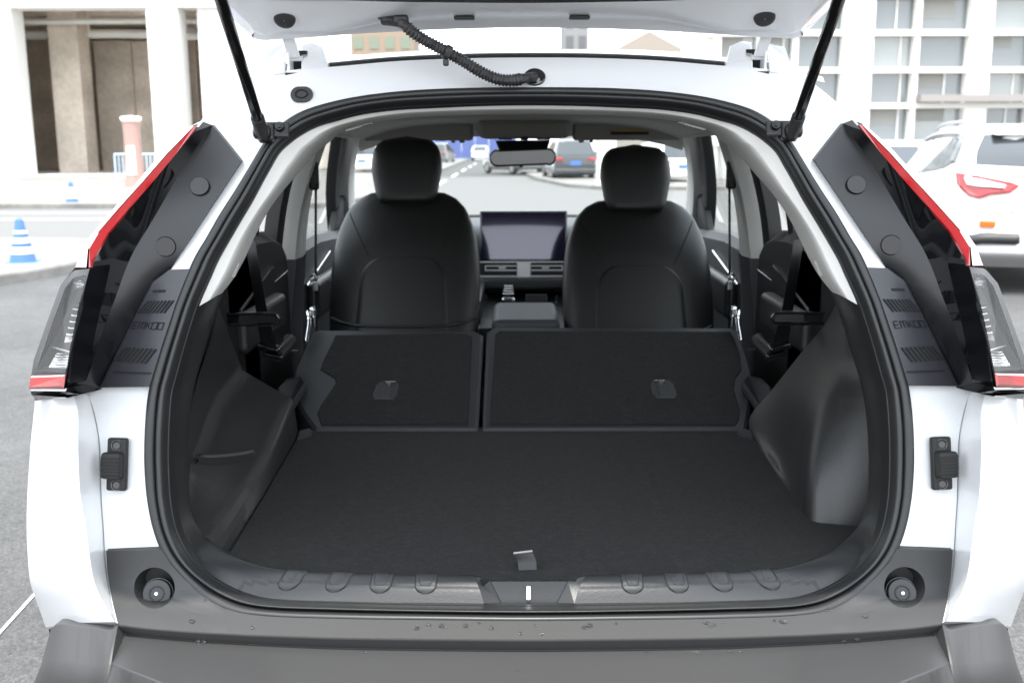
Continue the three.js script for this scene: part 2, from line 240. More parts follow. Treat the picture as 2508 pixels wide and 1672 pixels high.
  corner0: [[-0.6504,0.7377,-1.5525],[-0.6509,0.7406,-1.555],[-0.6509,0.7426,-1.5563],[-0.6509,0.7437,-1.557],[-0.6502,0.7468,-1.5588],[-0.6493,0.7493,-1.56],[-0.6491,0.7498,-1.5603],[-0.6475,0.7529,-1.5614],[-0.6459,0.7551,-1.5621],[-0.6454,0.7557,-1.5623],[-0.6429,0.7585,-1.563],[-0.64,0.761,-1.5634],[-0.6369,0.7632,-1.5636],[-0.6334,0.7651,-1.5637],[-0.6297,0.7667,-1.5635],[-0.6259,0.768,-1.5632],[-0.622,0.7688,-1.5628],[-0.6179,0.7693,-1.5622],[-0.6139,0.7694,-1.5615],[-0.6111,0.7692,-1.561],[-0.6099,0.7691,-1.5607],[-0.606,0.7683,-1.5598],[-0.6023,0.7672,-1.5588],[-0.5987,0.7657,-1.5578],[-0.5971,0.7649,-1.5572],[-0.5953,0.7639,-1.5566],[-0.5922,0.7618,-1.5553],[-0.5894,0.7594,-1.554],[-0.5869,0.7568,-1.5525],[-0.5847,0.754,-1.5509],[-0.5832,0.7515,-1.5495],[-0.5829,0.751,-1.5493],[-0.5815,0.748,-1.5474],[-0.5804,0.7449,-1.5455],[-0.5797,0.7419,-1.5434],[-0.5796,0.7413,-1.543],[-0.5793,0.7389,-1.5411],[-0.5793,0.7366,-1.539],[-0.5793,0.7361,-1.5386],[-0.5795,0.7348,-1.5375],[-0.5797,0.7335,-1.5359],[-0.5803,0.7311,-1.5332],[-0.5814,0.7289,-1.5305],[-0.5814,0.7289,-1.5304],[-0.5827,0.7269,-1.5277],[-0.5841,0.7255,-1.5258],[-0.5845,0.7251,-1.5253],[-0.5866,0.7236,-1.5229],[-0.589,0.7222,-1.5209],[-0.5918,0.7211,-1.5192],[-0.592,0.721,-1.5192],[-0.5949,0.7201,-1.518],[-0.5982,0.7195,-1.5172],[-0.6018,0.719,-1.5168],[-0.6055,0.7187,-1.5169],[-0.6094,0.7187,-1.5175],[-0.6134,0.7188,-1.5185],[-0.6147,0.7189,-1.5189],[-0.6175,0.7192,-1.52],[-0.6216,0.7198,-1.522],[-0.6257,0.7206,-1.5243],[-0.6296,0.7217,-1.5269],[-0.6334,0.7229,-1.5299],[-0.6336,0.723,-1.53],[-0.6369,0.7244,-1.5331],[-0.6402,0.7261,-1.5365],[-0.6432,0.728,-1.5399],[-0.6455,0.7298,-1.543],[-0.6458,0.73,-1.5434],[-0.6478,0.7324,-1.5466],[-0.6494,0.7349,-1.5498]],
  corner1: [[-0.6567,0.7374,-1.5533],[-0.6577,0.7408,-1.5563],[-0.658,0.7432,-1.558],[-0.658,0.7444,-1.5589],[-0.6578,0.7483,-1.561],[-0.6573,0.7516,-1.5627],[-0.6571,0.7523,-1.5629],[-0.656,0.7565,-1.5646],[-0.6548,0.7599,-1.5657],[-0.6538,0.7605,-1.5658],[-0.6492,0.7631,-1.5658],[-0.6448,0.7655,-1.5658],[-0.6404,0.7676,-1.5657],[-0.636,0.7694,-1.5654],[-0.6316,0.7709,-1.5651],[-0.6271,0.7721,-1.5646],[-0.6226,0.7729,-1.564],[-0.6181,0.7734,-1.5634],[-0.6135,0.7736,-1.5626],[-0.6103,0.7735,-1.562],[-0.609,0.773,-1.5617],[-0.6049,0.7714,-1.5605],[-0.6011,0.7696,-1.5594],[-0.5975,0.7676,-1.5581],[-0.5959,0.7666,-1.5576],[-0.5941,0.7654,-1.5569],[-0.5909,0.7631,-1.5556],[-0.5879,0.7606,-1.5542],[-0.5852,0.7578,-1.5526],[-0.5828,0.7549,-1.551],[-0.5809,0.7523,-1.5495],[-0.5806,0.7519,-1.5493],[-0.5785,0.7487,-1.5473],[-0.5766,0.7454,-1.5452],[-0.5748,0.7421,-1.5427],[-0.5744,0.7415,-1.5422],[-0.5726,0.7387,-1.5398],[-0.5702,0.7357,-1.5368],[-0.5691,0.735,-1.536],[-0.5653,0.733,-1.533],[-0.5652,0.7311,-1.5307],[-0.565,0.7277,-1.526],[-0.5651,0.7244,-1.521],[-0.5652,0.7244,-1.5209],[-0.5704,0.7228,-1.5189],[-0.5739,0.7217,-1.5174],[-0.5749,0.7214,-1.517],[-0.579,0.7201,-1.5153],[-0.583,0.719,-1.5138],[-0.5869,0.7181,-1.5125],[-0.5871,0.7181,-1.5125],[-0.591,0.7174,-1.5117],[-0.5951,0.7168,-1.5112],[-0.5994,0.7164,-1.511],[-0.6037,0.7162,-1.5113],[-0.6082,0.7162,-1.512],[-0.6128,0.7163,-1.5131],[-0.6142,0.7164,-1.5135],[-0.6175,0.7166,-1.5146],[-0.6222,0.7172,-1.5166],[-0.627,0.7179,-1.5189],[-0.6319,0.7187,-1.5216],[-0.637,0.7198,-1.5246],[-0.6372,0.7198,-1.5248],[-0.641,0.7217,-1.529],[-0.6447,0.7238,-1.5335],[-0.648,0.7261,-1.5379],[-0.6506,0.7283,-1.5417],[-0.651,0.7286,-1.5422],[-0.6534,0.7312,-1.5462],[-0.6553,0.7342,-1.55]],
  corner2: [[-0.6673,0.7367,-1.5547],[-0.6689,0.741,-1.5586],[-0.6697,0.7441,-1.5608],[-0.67,0.7457,-1.5619],[-0.6705,0.7509,-1.5648],[-0.6706,0.7556,-1.567],[-0.6705,0.7566,-1.5673],[-0.6701,0.7628,-1.5696],[-0.6696,0.7682,-1.5713],[-0.6676,0.7687,-1.5711],[-0.6596,0.7711,-1.5703],[-0.6526,0.7732,-1.5695],[-0.6463,0.775,-1.5689],[-0.6403,0.7766,-1.5682],[-0.6346,0.7779,-1.5675],[-0.6291,0.779,-1.5668],[-0.6237,0.7798,-1.566],[-0.6182,0.7804,-1.5652],[-0.6128,0.7807,-1.5644],[-0.6089,0.7808,-1.5637],[-0.6075,0.7797,-1.5632],[-0.6031,0.7765,-1.5616],[-0.5992,0.7735,-1.5601],[-0.5955,0.7706,-1.5587],[-0.5939,0.7693,-1.5581],[-0.592,0.7679,-1.5573],[-0.5887,0.7653,-1.5559],[-0.5854,0.7625,-1.5544],[-0.5824,0.7596,-1.5529],[-0.5795,0.7565,-1.5512],[-0.5771,0.7538,-1.5496],[-0.5766,0.7533,-1.5493],[-0.5735,0.7499,-1.5472],[-0.5703,0.7464,-1.5447],[-0.5666,0.7426,-1.5417],[-0.5658,0.7418,-1.5411],[-0.5613,0.7384,-1.5377],[-0.555,0.7344,-1.533],[-0.5521,0.7334,-1.5313],[-0.5418,0.7299,-1.5257],[-0.541,0.7273,-1.5217],[-0.5396,0.7225,-1.5134],[-0.538,0.7178,-1.5039],[-0.5381,0.7177,-1.5039],[-0.5497,0.7166,-1.5034],[-0.5569,0.7158,-1.5028],[-0.5587,0.7156,-1.5027],[-0.5662,0.7148,-1.5021],[-0.5728,0.7141,-1.5016],[-0.5788,0.7134,-1.5011],[-0.5791,0.7134,-1.5011],[-0.5844,0.7129,-1.501],[-0.5899,0.7125,-1.501],[-0.5953,0.7123,-1.5014],[-0.6007,0.7121,-1.502],[-0.6061,0.7121,-1.5028],[-0.6116,0.7122,-1.504],[-0.6133,0.7123,-1.5044],[-0.6173,0.7125,-1.5056],[-0.6231,0.7129,-1.5075],[-0.6292,0.7134,-1.5098],[-0.6357,0.7141,-1.5124],[-0.6427,0.7148,-1.5153],[-0.6431,0.7149,-1.5155],[-0.6476,0.7175,-1.5219],[-0.652,0.7203,-1.5283],[-0.656,0.7231,-1.5343],[-0.6592,0.7257,-1.5394],[-0.6596,0.7261,-1.5401],[-0.6626,0.7293,-1.5455],[-0.6652,0.7329,-1.5503]],
  corner3: [[-0.6799,0.7359,-1.5564],[-0.6825,0.7412,-1.5614],[-0.6839,0.7451,-1.5643],[-0.6844,0.7473,-1.5656],[-0.6857,0.7541,-1.5692],[-0.6865,0.7604,-1.572],[-0.6866,0.7618,-1.5724],[-0.687,0.7705,-1.5753],[-0.6872,0.7784,-1.5775],[-0.684,0.7789,-1.577],[-0.6719,0.7809,-1.5752],[-0.6619,0.7826,-1.5737],[-0.6532,0.7841,-1.5725],[-0.6454,0.7853,-1.5713],[-0.6382,0.7864,-1.5703],[-0.6314,0.7873,-1.5693],[-0.6249,0.7881,-1.5683],[-0.6184,0.7887,-1.5673],[-0.6119,0.7893,-1.5663],[-0.6072,0.7896,-1.5656],[-0.6056,0.7878,-1.5649],[-0.6009,0.7827,-1.5628],[-0.5968,0.7783,-1.561],[-0.5931,0.7744,-1.5593],[-0.5915,0.7726,-1.5586],[-0.5896,0.771,-1.5578],[-0.5859,0.7679,-1.5563],[-0.5825,0.7649,-1.5548],[-0.579,0.7617,-1.5531],[-0.5755,0.7584,-1.5513],[-0.5725,0.7555,-1.5496],[-0.5719,0.755,-1.5493],[-0.5676,0.7515,-1.547],[-0.5627,0.7476,-1.5441],[-0.5568,0.7431,-1.5405],[-0.5556,0.7422,-1.5397],[-0.5478,0.738,-1.5352],[-0.5369,0.7328,-1.5283],[-0.5319,0.7313,-1.5259],[-0.5136,0.7266,-1.5165],[-0.5122,0.7231,-1.5104],[-0.5091,0.7168,-1.4975],[-0.5058,0.7103,-1.4831],[-0.506,0.7103,-1.4831],[-0.5252,0.7097,-1.4845],[-0.5367,0.7092,-1.4852],[-0.5395,0.7091,-1.4854],[-0.551,0.7087,-1.4862],[-0.5607,0.7083,-1.4869],[-0.569,0.7079,-1.4875],[-0.5695,0.7079,-1.4875],[-0.5767,0.7077,-1.4882],[-0.5838,0.7075,-1.489],[-0.5906,0.7074,-1.4899],[-0.5971,0.7073,-1.4908],[-0.6037,0.7073,-1.4919],[-0.6103,0.7073,-1.4932],[-0.6123,0.7074,-1.4936],[-0.6171,0.7075,-1.4948],[-0.6242,0.7078,-1.4967],[-0.6318,0.7082,-1.4988],[-0.64,0.7086,-1.5012],[-0.6493,0.7091,-1.504],[-0.6498,0.7091,-1.5041],[-0.6553,0.7127,-1.513],[-0.6605,0.7162,-1.5216],[-0.6654,0.7197,-1.5297],[-0.6694,0.7229,-1.5364],[-0.6698,0.7233,-1.5372],[-0.6736,0.7271,-1.5443],[-0.677,0.7313,-1.5507]],
  corner4: [[-0.6927,0.7351,-1.5582],[-0.6961,0.7415,-1.5642],[-0.6982,0.7462,-1.5677],[-0.6989,0.7488,-1.5693],[-0.7009,0.7573,-1.5735],[-0.7025,0.7653,-1.5768],[-0.7027,0.7671,-1.5774],[-0.7038,0.7784,-1.5808],[-0.7048,0.7887,-1.5835],[-0.7005,0.7891,-1.5828],[-0.6842,0.7908,-1.58],[-0.6711,0.7921,-1.5778],[-0.6601,0.7931,-1.576],[-0.6505,0.7941,-1.5744],[-0.6418,0.7949,-1.573],[-0.6337,0.7957,-1.5718],[-0.6261,0.7964,-1.5706],[-0.6185,0.7971,-1.5694],[-0.611,0.7978,-1.5683],[-0.6055,0.7983,-1.5674],[-0.6038,0.7959,-1.5666],[-0.5987,0.7889,-1.564],[-0.5944,0.7831,-1.5618],[-0.5907,0.7781,-1.5599],[-0.5891,0.776,-1.5591],[-0.587,0.7741,-1.5582],[-0.5832,0.7706,-1.5567],[-0.5794,0.7672,-1.555],[-0.5756,0.7638,-1.5533],[-0.5716,0.7604,-1.5514],[-0.5679,0.7573,-1.5496],[-0.5671,0.7568,-1.5492],[-0.5616,0.753,-1.5467],[-0.5551,0.7487,-1.5436],[-0.5471,0.7437,-1.5394],[-0.5453,0.7426,-1.5384],[-0.5344,0.7376,-1.5328],[-0.5189,0.7312,-1.5238],[-0.5117,0.7294,-1.5204],[-0.4857,0.7233,-1.5071],[-0.4836,0.7191,-1.4988],[-0.4792,0.7113,-1.4815],[-0.4745,0.7029,-1.4632],[-0.4748,0.7028,-1.4632],[-0.5013,0.7026,-1.4664],[-0.517,0.7024,-1.4684],[-0.5208,0.7024,-1.4689],[-0.5363,0.7024,-1.4711],[-0.5489,0.7023,-1.473],[-0.5596,0.7022,-1.4745],[-0.5602,0.7022,-1.4746],[-0.5692,0.7023,-1.4761],[-0.5779,0.7023,-1.4776],[-0.586,0.7023,-1.479],[-0.5938,0.7023,-1.4803],[-0.6014,0.7023,-1.4816],[-0.6091,0.7023,-1.4829],[-0.6114,0.7023,-1.4833],[-0.617,0.7025,-1.4845],[-0.6254,0.7026,-1.4864],[-0.6344,0.7028,-1.4884],[-0.6445,0.7031,-1.4906],[-0.656,0.7033,-1.4932],[-0.6567,0.7033,-1.4933],[-0.6628,0.708,-1.504],[-0.6689,0.7124,-1.5147],[-0.6746,0.7165,-1.5248],[-0.6794,0.7201,-1.5332],[-0.6799,0.7206,-1.5342],[-0.6846,0.7249,-1.5431],[-0.6888,0.7297,-1.5511]],
  cup: [[-0.6167,0.7377,-1.5524]],
  deckA: [[-0.4861,0.7241,-1.5086],[-0.441,0.7205,-1.496],[-0.398,0.7198,-1.4897],[-0.3136,0.7204,-1.4823],[-0.2166,0.7211,-1.4763],[-0.1068,0.7216,-1.4721],[-0.001,0.7216,-1.4705]],
  deckB: [[-0.4745,0.7029,-1.4632],[-0.4323,0.7031,-1.4583],[-0.3906,0.7036,-1.4544],[-0.3079,0.7043,-1.4474],[-0.2129,0.7052,-1.4421],[-0.1052,0.7058,-1.4386],[-0.0014,0.7058,-1.437]],
  stepA: [[-0.6567,0.7033,-1.4933],[-0.6114,0.7023,-1.4833],[-0.5602,0.7022,-1.4746],[-0.517,0.7024,-1.4684],[-0.4745,0.7029,-1.4632],[-0.4323,0.7031,-1.4583],[-0.3906,0.7036,-1.4544],[-0.3079,0.7043,-1.4474],[-0.2129,0.7052,-1.4421],[-0.1052,0.7058,-1.4386],[-0.0014,0.7058,-1.437]],
  stepB: [[-0.6488,0.682,-1.5013],[-0.6088,0.6826,-1.4913],[-0.5607,0.6825,-1.4826],[-0.5186,0.682,-1.4764],[-0.4779,0.6821,-1.4712],[-0.4354,0.6821,-1.4663],[-0.3934,0.6819,-1.4624],[-0.3102,0.6818,-1.4554],[-0.2144,0.6824,-1.4501],[-0.1059,0.6827,-1.4466],[-0.0013,0.6827,-1.445]],
  lowA: [[-0.6484,0.6644,-1.4363],[-0.6135,0.6691,-1.4093],[-0.568,0.6677,-1.3836],[-0.5184,0.6613,-1.3604],[-0.4671,0.6569,-1.3382],[-0.4109,0.6528,-1.3163],[-0.3605,0.645,-1.3124],[-0.2847,0.6404,-1.3054],[-0.1974,0.6383,-1.3001],[-0.0985,0.6377,-1.2966],[-0.0031,0.6373,-1.295]],
  cornT: [[-0.6488,0.682,-1.5013],[-0.6567,0.7033,-1.4933],[-0.6484,0.6644,-1.4363]],
  cladA: [[-0.6567,0.7033,-1.4933],[-0.6664,0.6942,-1.495],[-0.7062,0.6821,-1.525],[-0.7507,0.6684,-1.56],[-0.7952,0.6516,-1.6],[-0.8261,0.6317,-1.635],[-0.8529,0.6025,-1.67],[-0.8744,0.5684,-1.7]],
  cladB: [[-0.6484,0.6644,-1.4363],[-0.6512,0.666,-1.432],[-0.6899,0.6475,-1.47],[-0.7336,0.6342,-1.5],[-0.7851,0.6136,-1.545],[-0.8224,0.5885,-1.59],[-0.8624,0.5509,-1.65],[-0.8883,0.5222,-1.69]],
  cladC: [[-0.6481,0.6282,-1.405],[-0.6571,0.6239,-1.41],[-0.6897,0.6136,-1.43],[-0.7346,0.5991,-1.46],[-0.7909,0.5731,-1.51],[-0.8319,0.5441,-1.56],[-0.8762,0.5017,-1.63],[-0.9091,0.4692,-1.68]],
  matI: [[-0.5047,1.425,-1.8048],[-0.5412,1.3656,-1.7786],[-0.5823,1.299,-1.7508],[-0.6152,1.2469,-1.7372],[-0.6394,1.2072,-1.7336],[-0.6582,1.1675,-1.7193],[-0.6813,1.1209,-1.7033],[-0.7031,1.0813,-1.6917],[-0.7203,1.046,-1.6791]],
  matO: [[-0.5645,1.4882,-1.8482],[-0.6042,1.4141,-1.7947],[-0.645,1.3268,-1.7414],[-0.6737,1.267,-1.7059],[-0.6939,1.1975,-1.6722],[-0.7034,1.1666,-1.6586],[-0.7163,1.1268,-1.6466],[-0.7308,1.0866,-1.6405],[-0.7481,1.0437,-1.642]],
  wallB: [[-0.5735,1.4938,-1.825],[-0.6045,1.4434,-1.778],[-0.6386,1.3913,-1.736],[-0.6699,1.3467,-1.698],[-0.6911,1.3101,-1.658],[-0.7043,1.2654,-1.617],[-0.7098,1.2046,-1.58],[-0.7159,1.1532,-1.555],[-0.723,1.0785,-1.53]],
  redI: [[-0.5834,1.4847,-1.818],[-0.6122,1.4331,-1.772],[-0.6411,1.3877,-1.734],[-0.6694,1.3474,-1.697],[-0.6906,1.3109,-1.657],[-0.7037,1.2695,-1.618],[-0.7032,1.2606,-1.61]],
  redM: [[-0.588,1.4855,-1.818],[-0.6209,1.4391,-1.772],[-0.6519,1.393,-1.732],[-0.6812,1.3505,-1.694],[-0.7032,1.3127,-1.653],[-0.7113,1.2887,-1.63],[-0.7068,1.2604,-1.612]],
  redO: [[-0.6042,1.4861,-1.85],[-0.6444,1.4404,-1.81],[-0.6829,1.385,-1.77],[-0.7125,1.3392,-1.725],[-0.7298,1.3057,-1.685],[-0.7376,1.286,-1.665],[-0.7474,1.2554,-1.655]],
  lampFrame: [[-0.7026,1.2591,-1.605],[-0.7456,1.2516,-1.65],[-0.7591,1.2447,-1.66],[-0.779,1.2244,-1.665],[-0.8042,1.16,-1.655],[-0.8261,1.1006,-1.645],[-0.833,1.0546,-1.635],[-0.7277,1.0791,-1.533],[-0.7168,1.1528,-1.557],[-0.7107,1.2043,-1.582]],
  lens: [[-0.7086,1.2487,-1.604],[-0.7385,1.2427,-1.635],[-0.7476,1.2383,-1.642],[-0.7645,1.2216,-1.648],[-0.7894,1.1605,-1.64],[-0.8112,1.0994,-1.63],[-0.8151,1.0866,-1.628],[-0.7264,1.1031,-1.541],[-0.721,1.146,-1.556],[-0.7144,1.1979,-1.578]],
  redB: [[-0.7282,1.1013,-1.54],[-0.8279,1.0776,-1.635],[-0.8314,1.056,-1.632],[-0.7304,1.0815,-1.535]],
  lampBase: [[-0.7218,1.0808,-1.526],[-0.8289,1.0548,-1.628],[-0.8285,1.0461,-1.63],[-0.8261,1.0336,-1.638],[-0.7213,1.0665,-1.522],[-0.7104,1.064,-1.56]],
  r1: [[-0.718,1.2425,-1.62],[-0.752,1.2352,-1.655],[-0.7572,1.217,-1.65],[-0.7209,1.2247,-1.615]],
  r2: [[-0.7243,1.2001,-1.6],[-0.7503,1.1954,-1.63],[-0.7624,1.1355,-1.61],[-0.7294,1.1431,-1.578]],
  r3: [[-0.7335,1.1272,-1.573],[-0.7815,1.1154,-1.62],[-0.7894,1.0946,-1.605],[-0.7341,1.1031,-1.56]],
  emI: [[-0.5793,1.2429,-1.7251],[-0.588,1.2202,-1.7152],[-0.5988,1.1878,-1.7008],[-0.6073,1.1563,-1.6867],[-0.6165,1.1248,-1.6749],[-0.627,1.0863,-1.6614],[-0.6355,1.0543,-1.6501]],
  emO: [[-0.6181,1.2411,-1.7288],[-0.6478,1.2206,-1.7239],[-0.6637,1.1844,-1.7087],[-0.6764,1.1561,-1.6972],[-0.6905,1.1263,-1.6872],[-0.7082,1.0886,-1.6757],[-0.7265,1.0497,-1.6638]],
  hcA: [[-0.5005,1.5845,-1.92],[-0.4865,1.5723,-1.9],[-0.4571,1.5795,-1.895],[-0.4407,1.5817,-1.893]],
  hcTop: [[-0.4997,1.6354,-2.02],[-0.4654,1.6443,-2.03]],
  hcR: [[-0.4099,1.5808,-1.893],[-0.381,1.5801,-1.895],[-0.3617,1.5911,-1.9],[-0.3674,1.6074,-1.93],[-0.3891,1.6364,-2.0],[-0.4162,1.6482,-2.03],[-0.4357,1.6458,-2.03]],
  hcM: [[-0.4106,1.5989,-1.9],[-0.3915,1.5989,-1.9],[-0.3631,1.5992,-1.905]],
  strLo: [[-0.3636,1.5922,-1.915],[-0.2474,1.602,-1.915],[-0.1275,1.607,-1.915],[0.0041,1.6089,-1.915]],
  strHi: [[-0.3659,1.6027,-1.93],[-0.2489,1.6125,-1.93],[-0.1282,1.6176,-1.93],[0.0043,1.6191,-1.93]],
  tgE0: [[-0.4831,1.6376,-1.85],[-0.4706,1.6351,-1.855],[-0.4408,1.637,-1.86],[-0.4031,1.6396,-1.865],[-0.3496,1.6437,-1.87],[-0.2951,1.6473,-1.87],[-0.241,1.6503,-1.872],[-0.1635,1.6541,-1.875],[-0.0857,1.6561,-1.875],[0.0036,1.6574,-1.875]],
  tgE1: [[-0.4735,1.6462,-1.82],[-0.4583,1.6409,-1.825],[-0.4296,1.6471,-1.83],[-0.3955,1.6463,-1.83],[-0.3423,1.6461,-1.83],[-0.2881,1.6549,-1.825],[-0.2331,1.6646,-1.81],[-0.1574,1.6681,-1.8],[-0.0829,1.6701,-1.8],[0.0026,1.6705,-1.8]],
  tgE2: [[-0.4805,1.6873,-1.74],[-0.4395,1.6872,-1.74],[-0.4072,1.6864,-1.74],[-0.3677,1.6863,-1.74],[-0.3238,1.6855,-1.735],[-0.2729,1.684,-1.73],[-0.2224,1.6818,-1.725],[-0.1509,1.6799,-1.72],[-0.08,1.679,-1.72],[0.0016,1.6784,-1.72]],
  strut: [[-0.4587,1.477,-1.775],[-0.4392,1.6547,-1.5]],
  conduit: [[-0.2468,1.6634,-1.8],[-0.2197,1.6579,-1.79],[-0.2082,1.6516,-1.785],[-0.1974,1.6416,-1.785],[-0.1759,1.6278,-1.79],[-0.1541,1.6167,-1.795],[-0.1322,1.6056,-1.8],[-0.1101,1.5936,-1.805],[-0.0879,1.5801,-1.81],[-0.0692,1.5708,-1.815],[-0.0465,1.5637,-1.82],[-0.0237,1.5632,-1.825],[-0.0046,1.5668,-1.835],[0.0134,1.5707,-1.85]],
  misc: [[0.0136,1.5707,-1.8625],[-0.4056,1.5411,-1.868],[-0.4128,1.6614,-1.785],[0.402,1.6618,-1.785],[-0.4742,1.4764,-1.8378],[-0.4489,1.4801,-1.8367]],
  floorL: [[-0.5157,0.757,-1.6473],[-0.5197,0.757,-1.7479],[-0.5266,0.757,-1.9399],[-0.5376,0.757,-2.1439],[-0.5495,0.757,-2.3848]],
  ridgeL: [[-0.5576,0.7771,-1.665],[-0.555,0.7884,-1.84],[-0.5529,0.8047,-2.02],[-0.5523,0.8297,-2.18],[-0.5631,0.8577,-2.36]],
  archL: [[-0.6127,0.8115,-1.73],[-0.6322,0.8549,-1.81],[-0.6528,0.8638,-1.92],[-0.6715,0.9104,-2.12],[-0.6771,0.9245,-2.36]],
  wallL: [[-0.6169,0.8582,-1.75],[-0.6262,0.9381,-1.8],[-0.642,0.9925,-1.9],[-0.6458,1.0765,-2.05],[-0.6785,1.1077,-2.2]],
  archR0: [[0.5492,0.757,-2.3793],[0.5358,0.757,-2.0445],[0.5299,0.757,-1.8573],[0.5333,0.757,-1.7929],[0.5723,0.757,-1.7773],[0.6251,0.757,-1.7663]],
  archR1: [[0.5571,0.7876,-2.42],[0.5584,0.7861,-2.12],[0.5427,0.8127,-1.92],[0.5398,0.8339,-1.83],[0.5802,0.8397,-1.805],[0.6323,0.8447,-1.79]],
  archR2: [[0.6003,0.8714,-2.38],[0.5921,0.8982,-2.16],[0.576,0.9188,-1.99],[0.5779,0.9314,-1.91],[0.6056,0.9375,-1.865],[0.6448,0.9418,-1.84]],
  archR3: [[0.6459,0.9822,-2.3],[0.6346,0.996,-2.16],[0.6292,1.0025,-2.05],[0.6293,1.0088,-1.98],[0.6388,1.0138,-1.93],[0.6521,1.0185,-1.89]],
  archR4: [[0.6681,1.0578,-2.22],[0.6579,1.0653,-2.15],[0.6525,1.0732,-2.08],[0.651,1.0795,-2.02],[0.6474,1.0861,-1.97],[0.6543,1.0917,-1.93]],
  archR5: [[0.6715,1.1223,-2.15],[0.6683,1.1269,-2.12],[0.6658,1.1314,-2.09],[0.6617,1.1357,-2.05],[0.6522,1.1407,-2.0],[0.6441,1.1441,-1.95]],
  seatL: [[-0.1146,0.7655,-2.3993],[-0.5041,0.7657,-2.4004],[-0.5185,0.7662,-2.4026],[-0.5664,0.7857,-2.492],[-0.5863,0.7951,-2.5354],[-0.6276,0.8217,-2.6579],[-0.6399,0.8396,-2.74],[-0.6423,0.8771,-2.9126],[-0.6429,0.8983,-3.01],[-0.6249,0.902,-3.0267],[-0.1469,0.9007,-3.0211],[-0.1194,0.8935,-2.9877]],
  seatLc: [[-0.1403,0.7703,-2.4216],[-0.5037,0.7691,-2.4159],[-0.5126,0.7745,-2.4408],[-0.5268,0.7836,-2.4825],[-0.5244,0.794,-2.5303],[-0.5074,0.8216,-2.6574],[-0.5166,0.8275,-2.6843],[-0.5659,0.8395,-2.7397],[-0.5678,0.852,-2.7971],[-0.5639,0.8784,-2.9186],[-0.5633,0.891,-2.9765],[-0.1719,0.8935,-2.9879],[-0.1526,0.8885,-2.9649]],
  seatR: [[-0.1039,0.7655,-2.3992],[0.5192,0.7656,-2.3996],[0.5459,0.7655,-2.3995],[0.5759,0.788,-2.5026],[0.6204,0.8207,-2.6533],[0.6337,0.8385,-2.7351],[0.6459,0.8705,-2.8821],[0.6536,0.8985,-3.0107],[0.6433,0.9044,-3.0377],[-0.0866,0.9066,-3.048],[-0.1097,0.8992,-3.0142]],
  seatRc: [[-0.0862,0.7703,-2.4214],[0.5219,0.7685,-2.4129],[0.5371,0.7753,-2.4445],[0.5515,0.788,-2.5027],[0.5586,0.8123,-2.6143],[0.5767,0.8266,-2.6802],[0.6048,0.8385,-2.7352],[0.6181,0.8574,-2.8217],[0.6284,0.8842,-2.9452],[0.626,0.8956,-2.9975],[-0.0739,0.8978,-3.0074],[-0.0826,0.892,-2.9809]],
  topt: [[-0.3656,0.8102,-2.6047],[0.3717,0.8113,-2.6098]],
  drops: [[-0.525,0.7301,-1.5229],[-0.1305,0.7147,-1.4582],[-0.1001,0.716,-1.46],[-0.0593,0.7144,-1.4558],[0.0091,0.7166,-1.46],[0.0189,0.7097,-1.4449],[-0.0147,0.7104,-1.4464],[0.0938,0.7163,-1.4605],[0.0868,0.7146,-1.4567],[-0.1766,0.7135,-1.4577],[-0.1573,0.7165,-1.4633],[-0.1368,0.7157,-1.4606],[-0.0792,0.7182,-1.4642],[0.277,0.716,-1.4696],[0.2841,0.7127,-1.463],[0.288,0.7141,-1.4662],[0.3026,0.7159,-1.4714],[0.3863,0.7156,-1.4791],[0.3997,0.7142,-1.4775],[0.475,0.7215,-1.5018],[0.5342,0.7142,-1.4953],[-0.4348,0.7086,-1.4693],[-0.536,0.7102,-1.4868],[0.1349,0.7178,-1.4649]],
  dropsLow: [[-0.5242,0.6834,-1.4723],[-0.5149,0.6832,-1.4713],[-0.2563,0.6802,-1.4445],[0.1782,0.6804,-1.4411],[0.258,0.6797,-1.4436],[0.3099,0.6798,-1.4474],[0.3274,0.6793,-1.447],[0.4947,0.6862,-1.4701],[0.5159,0.6886,-1.4726],[-0.0189,0.6693,-1.4059]],
  strap: [[-0.017,0.762,-1.5655],[0.0132,0.762,-1.5689],[-0.0184,0.7732,-1.575],[0.0119,0.7755,-1.575],[-0.0249,0.7906,-1.57],[0.0055,0.7881,-1.585]]
};
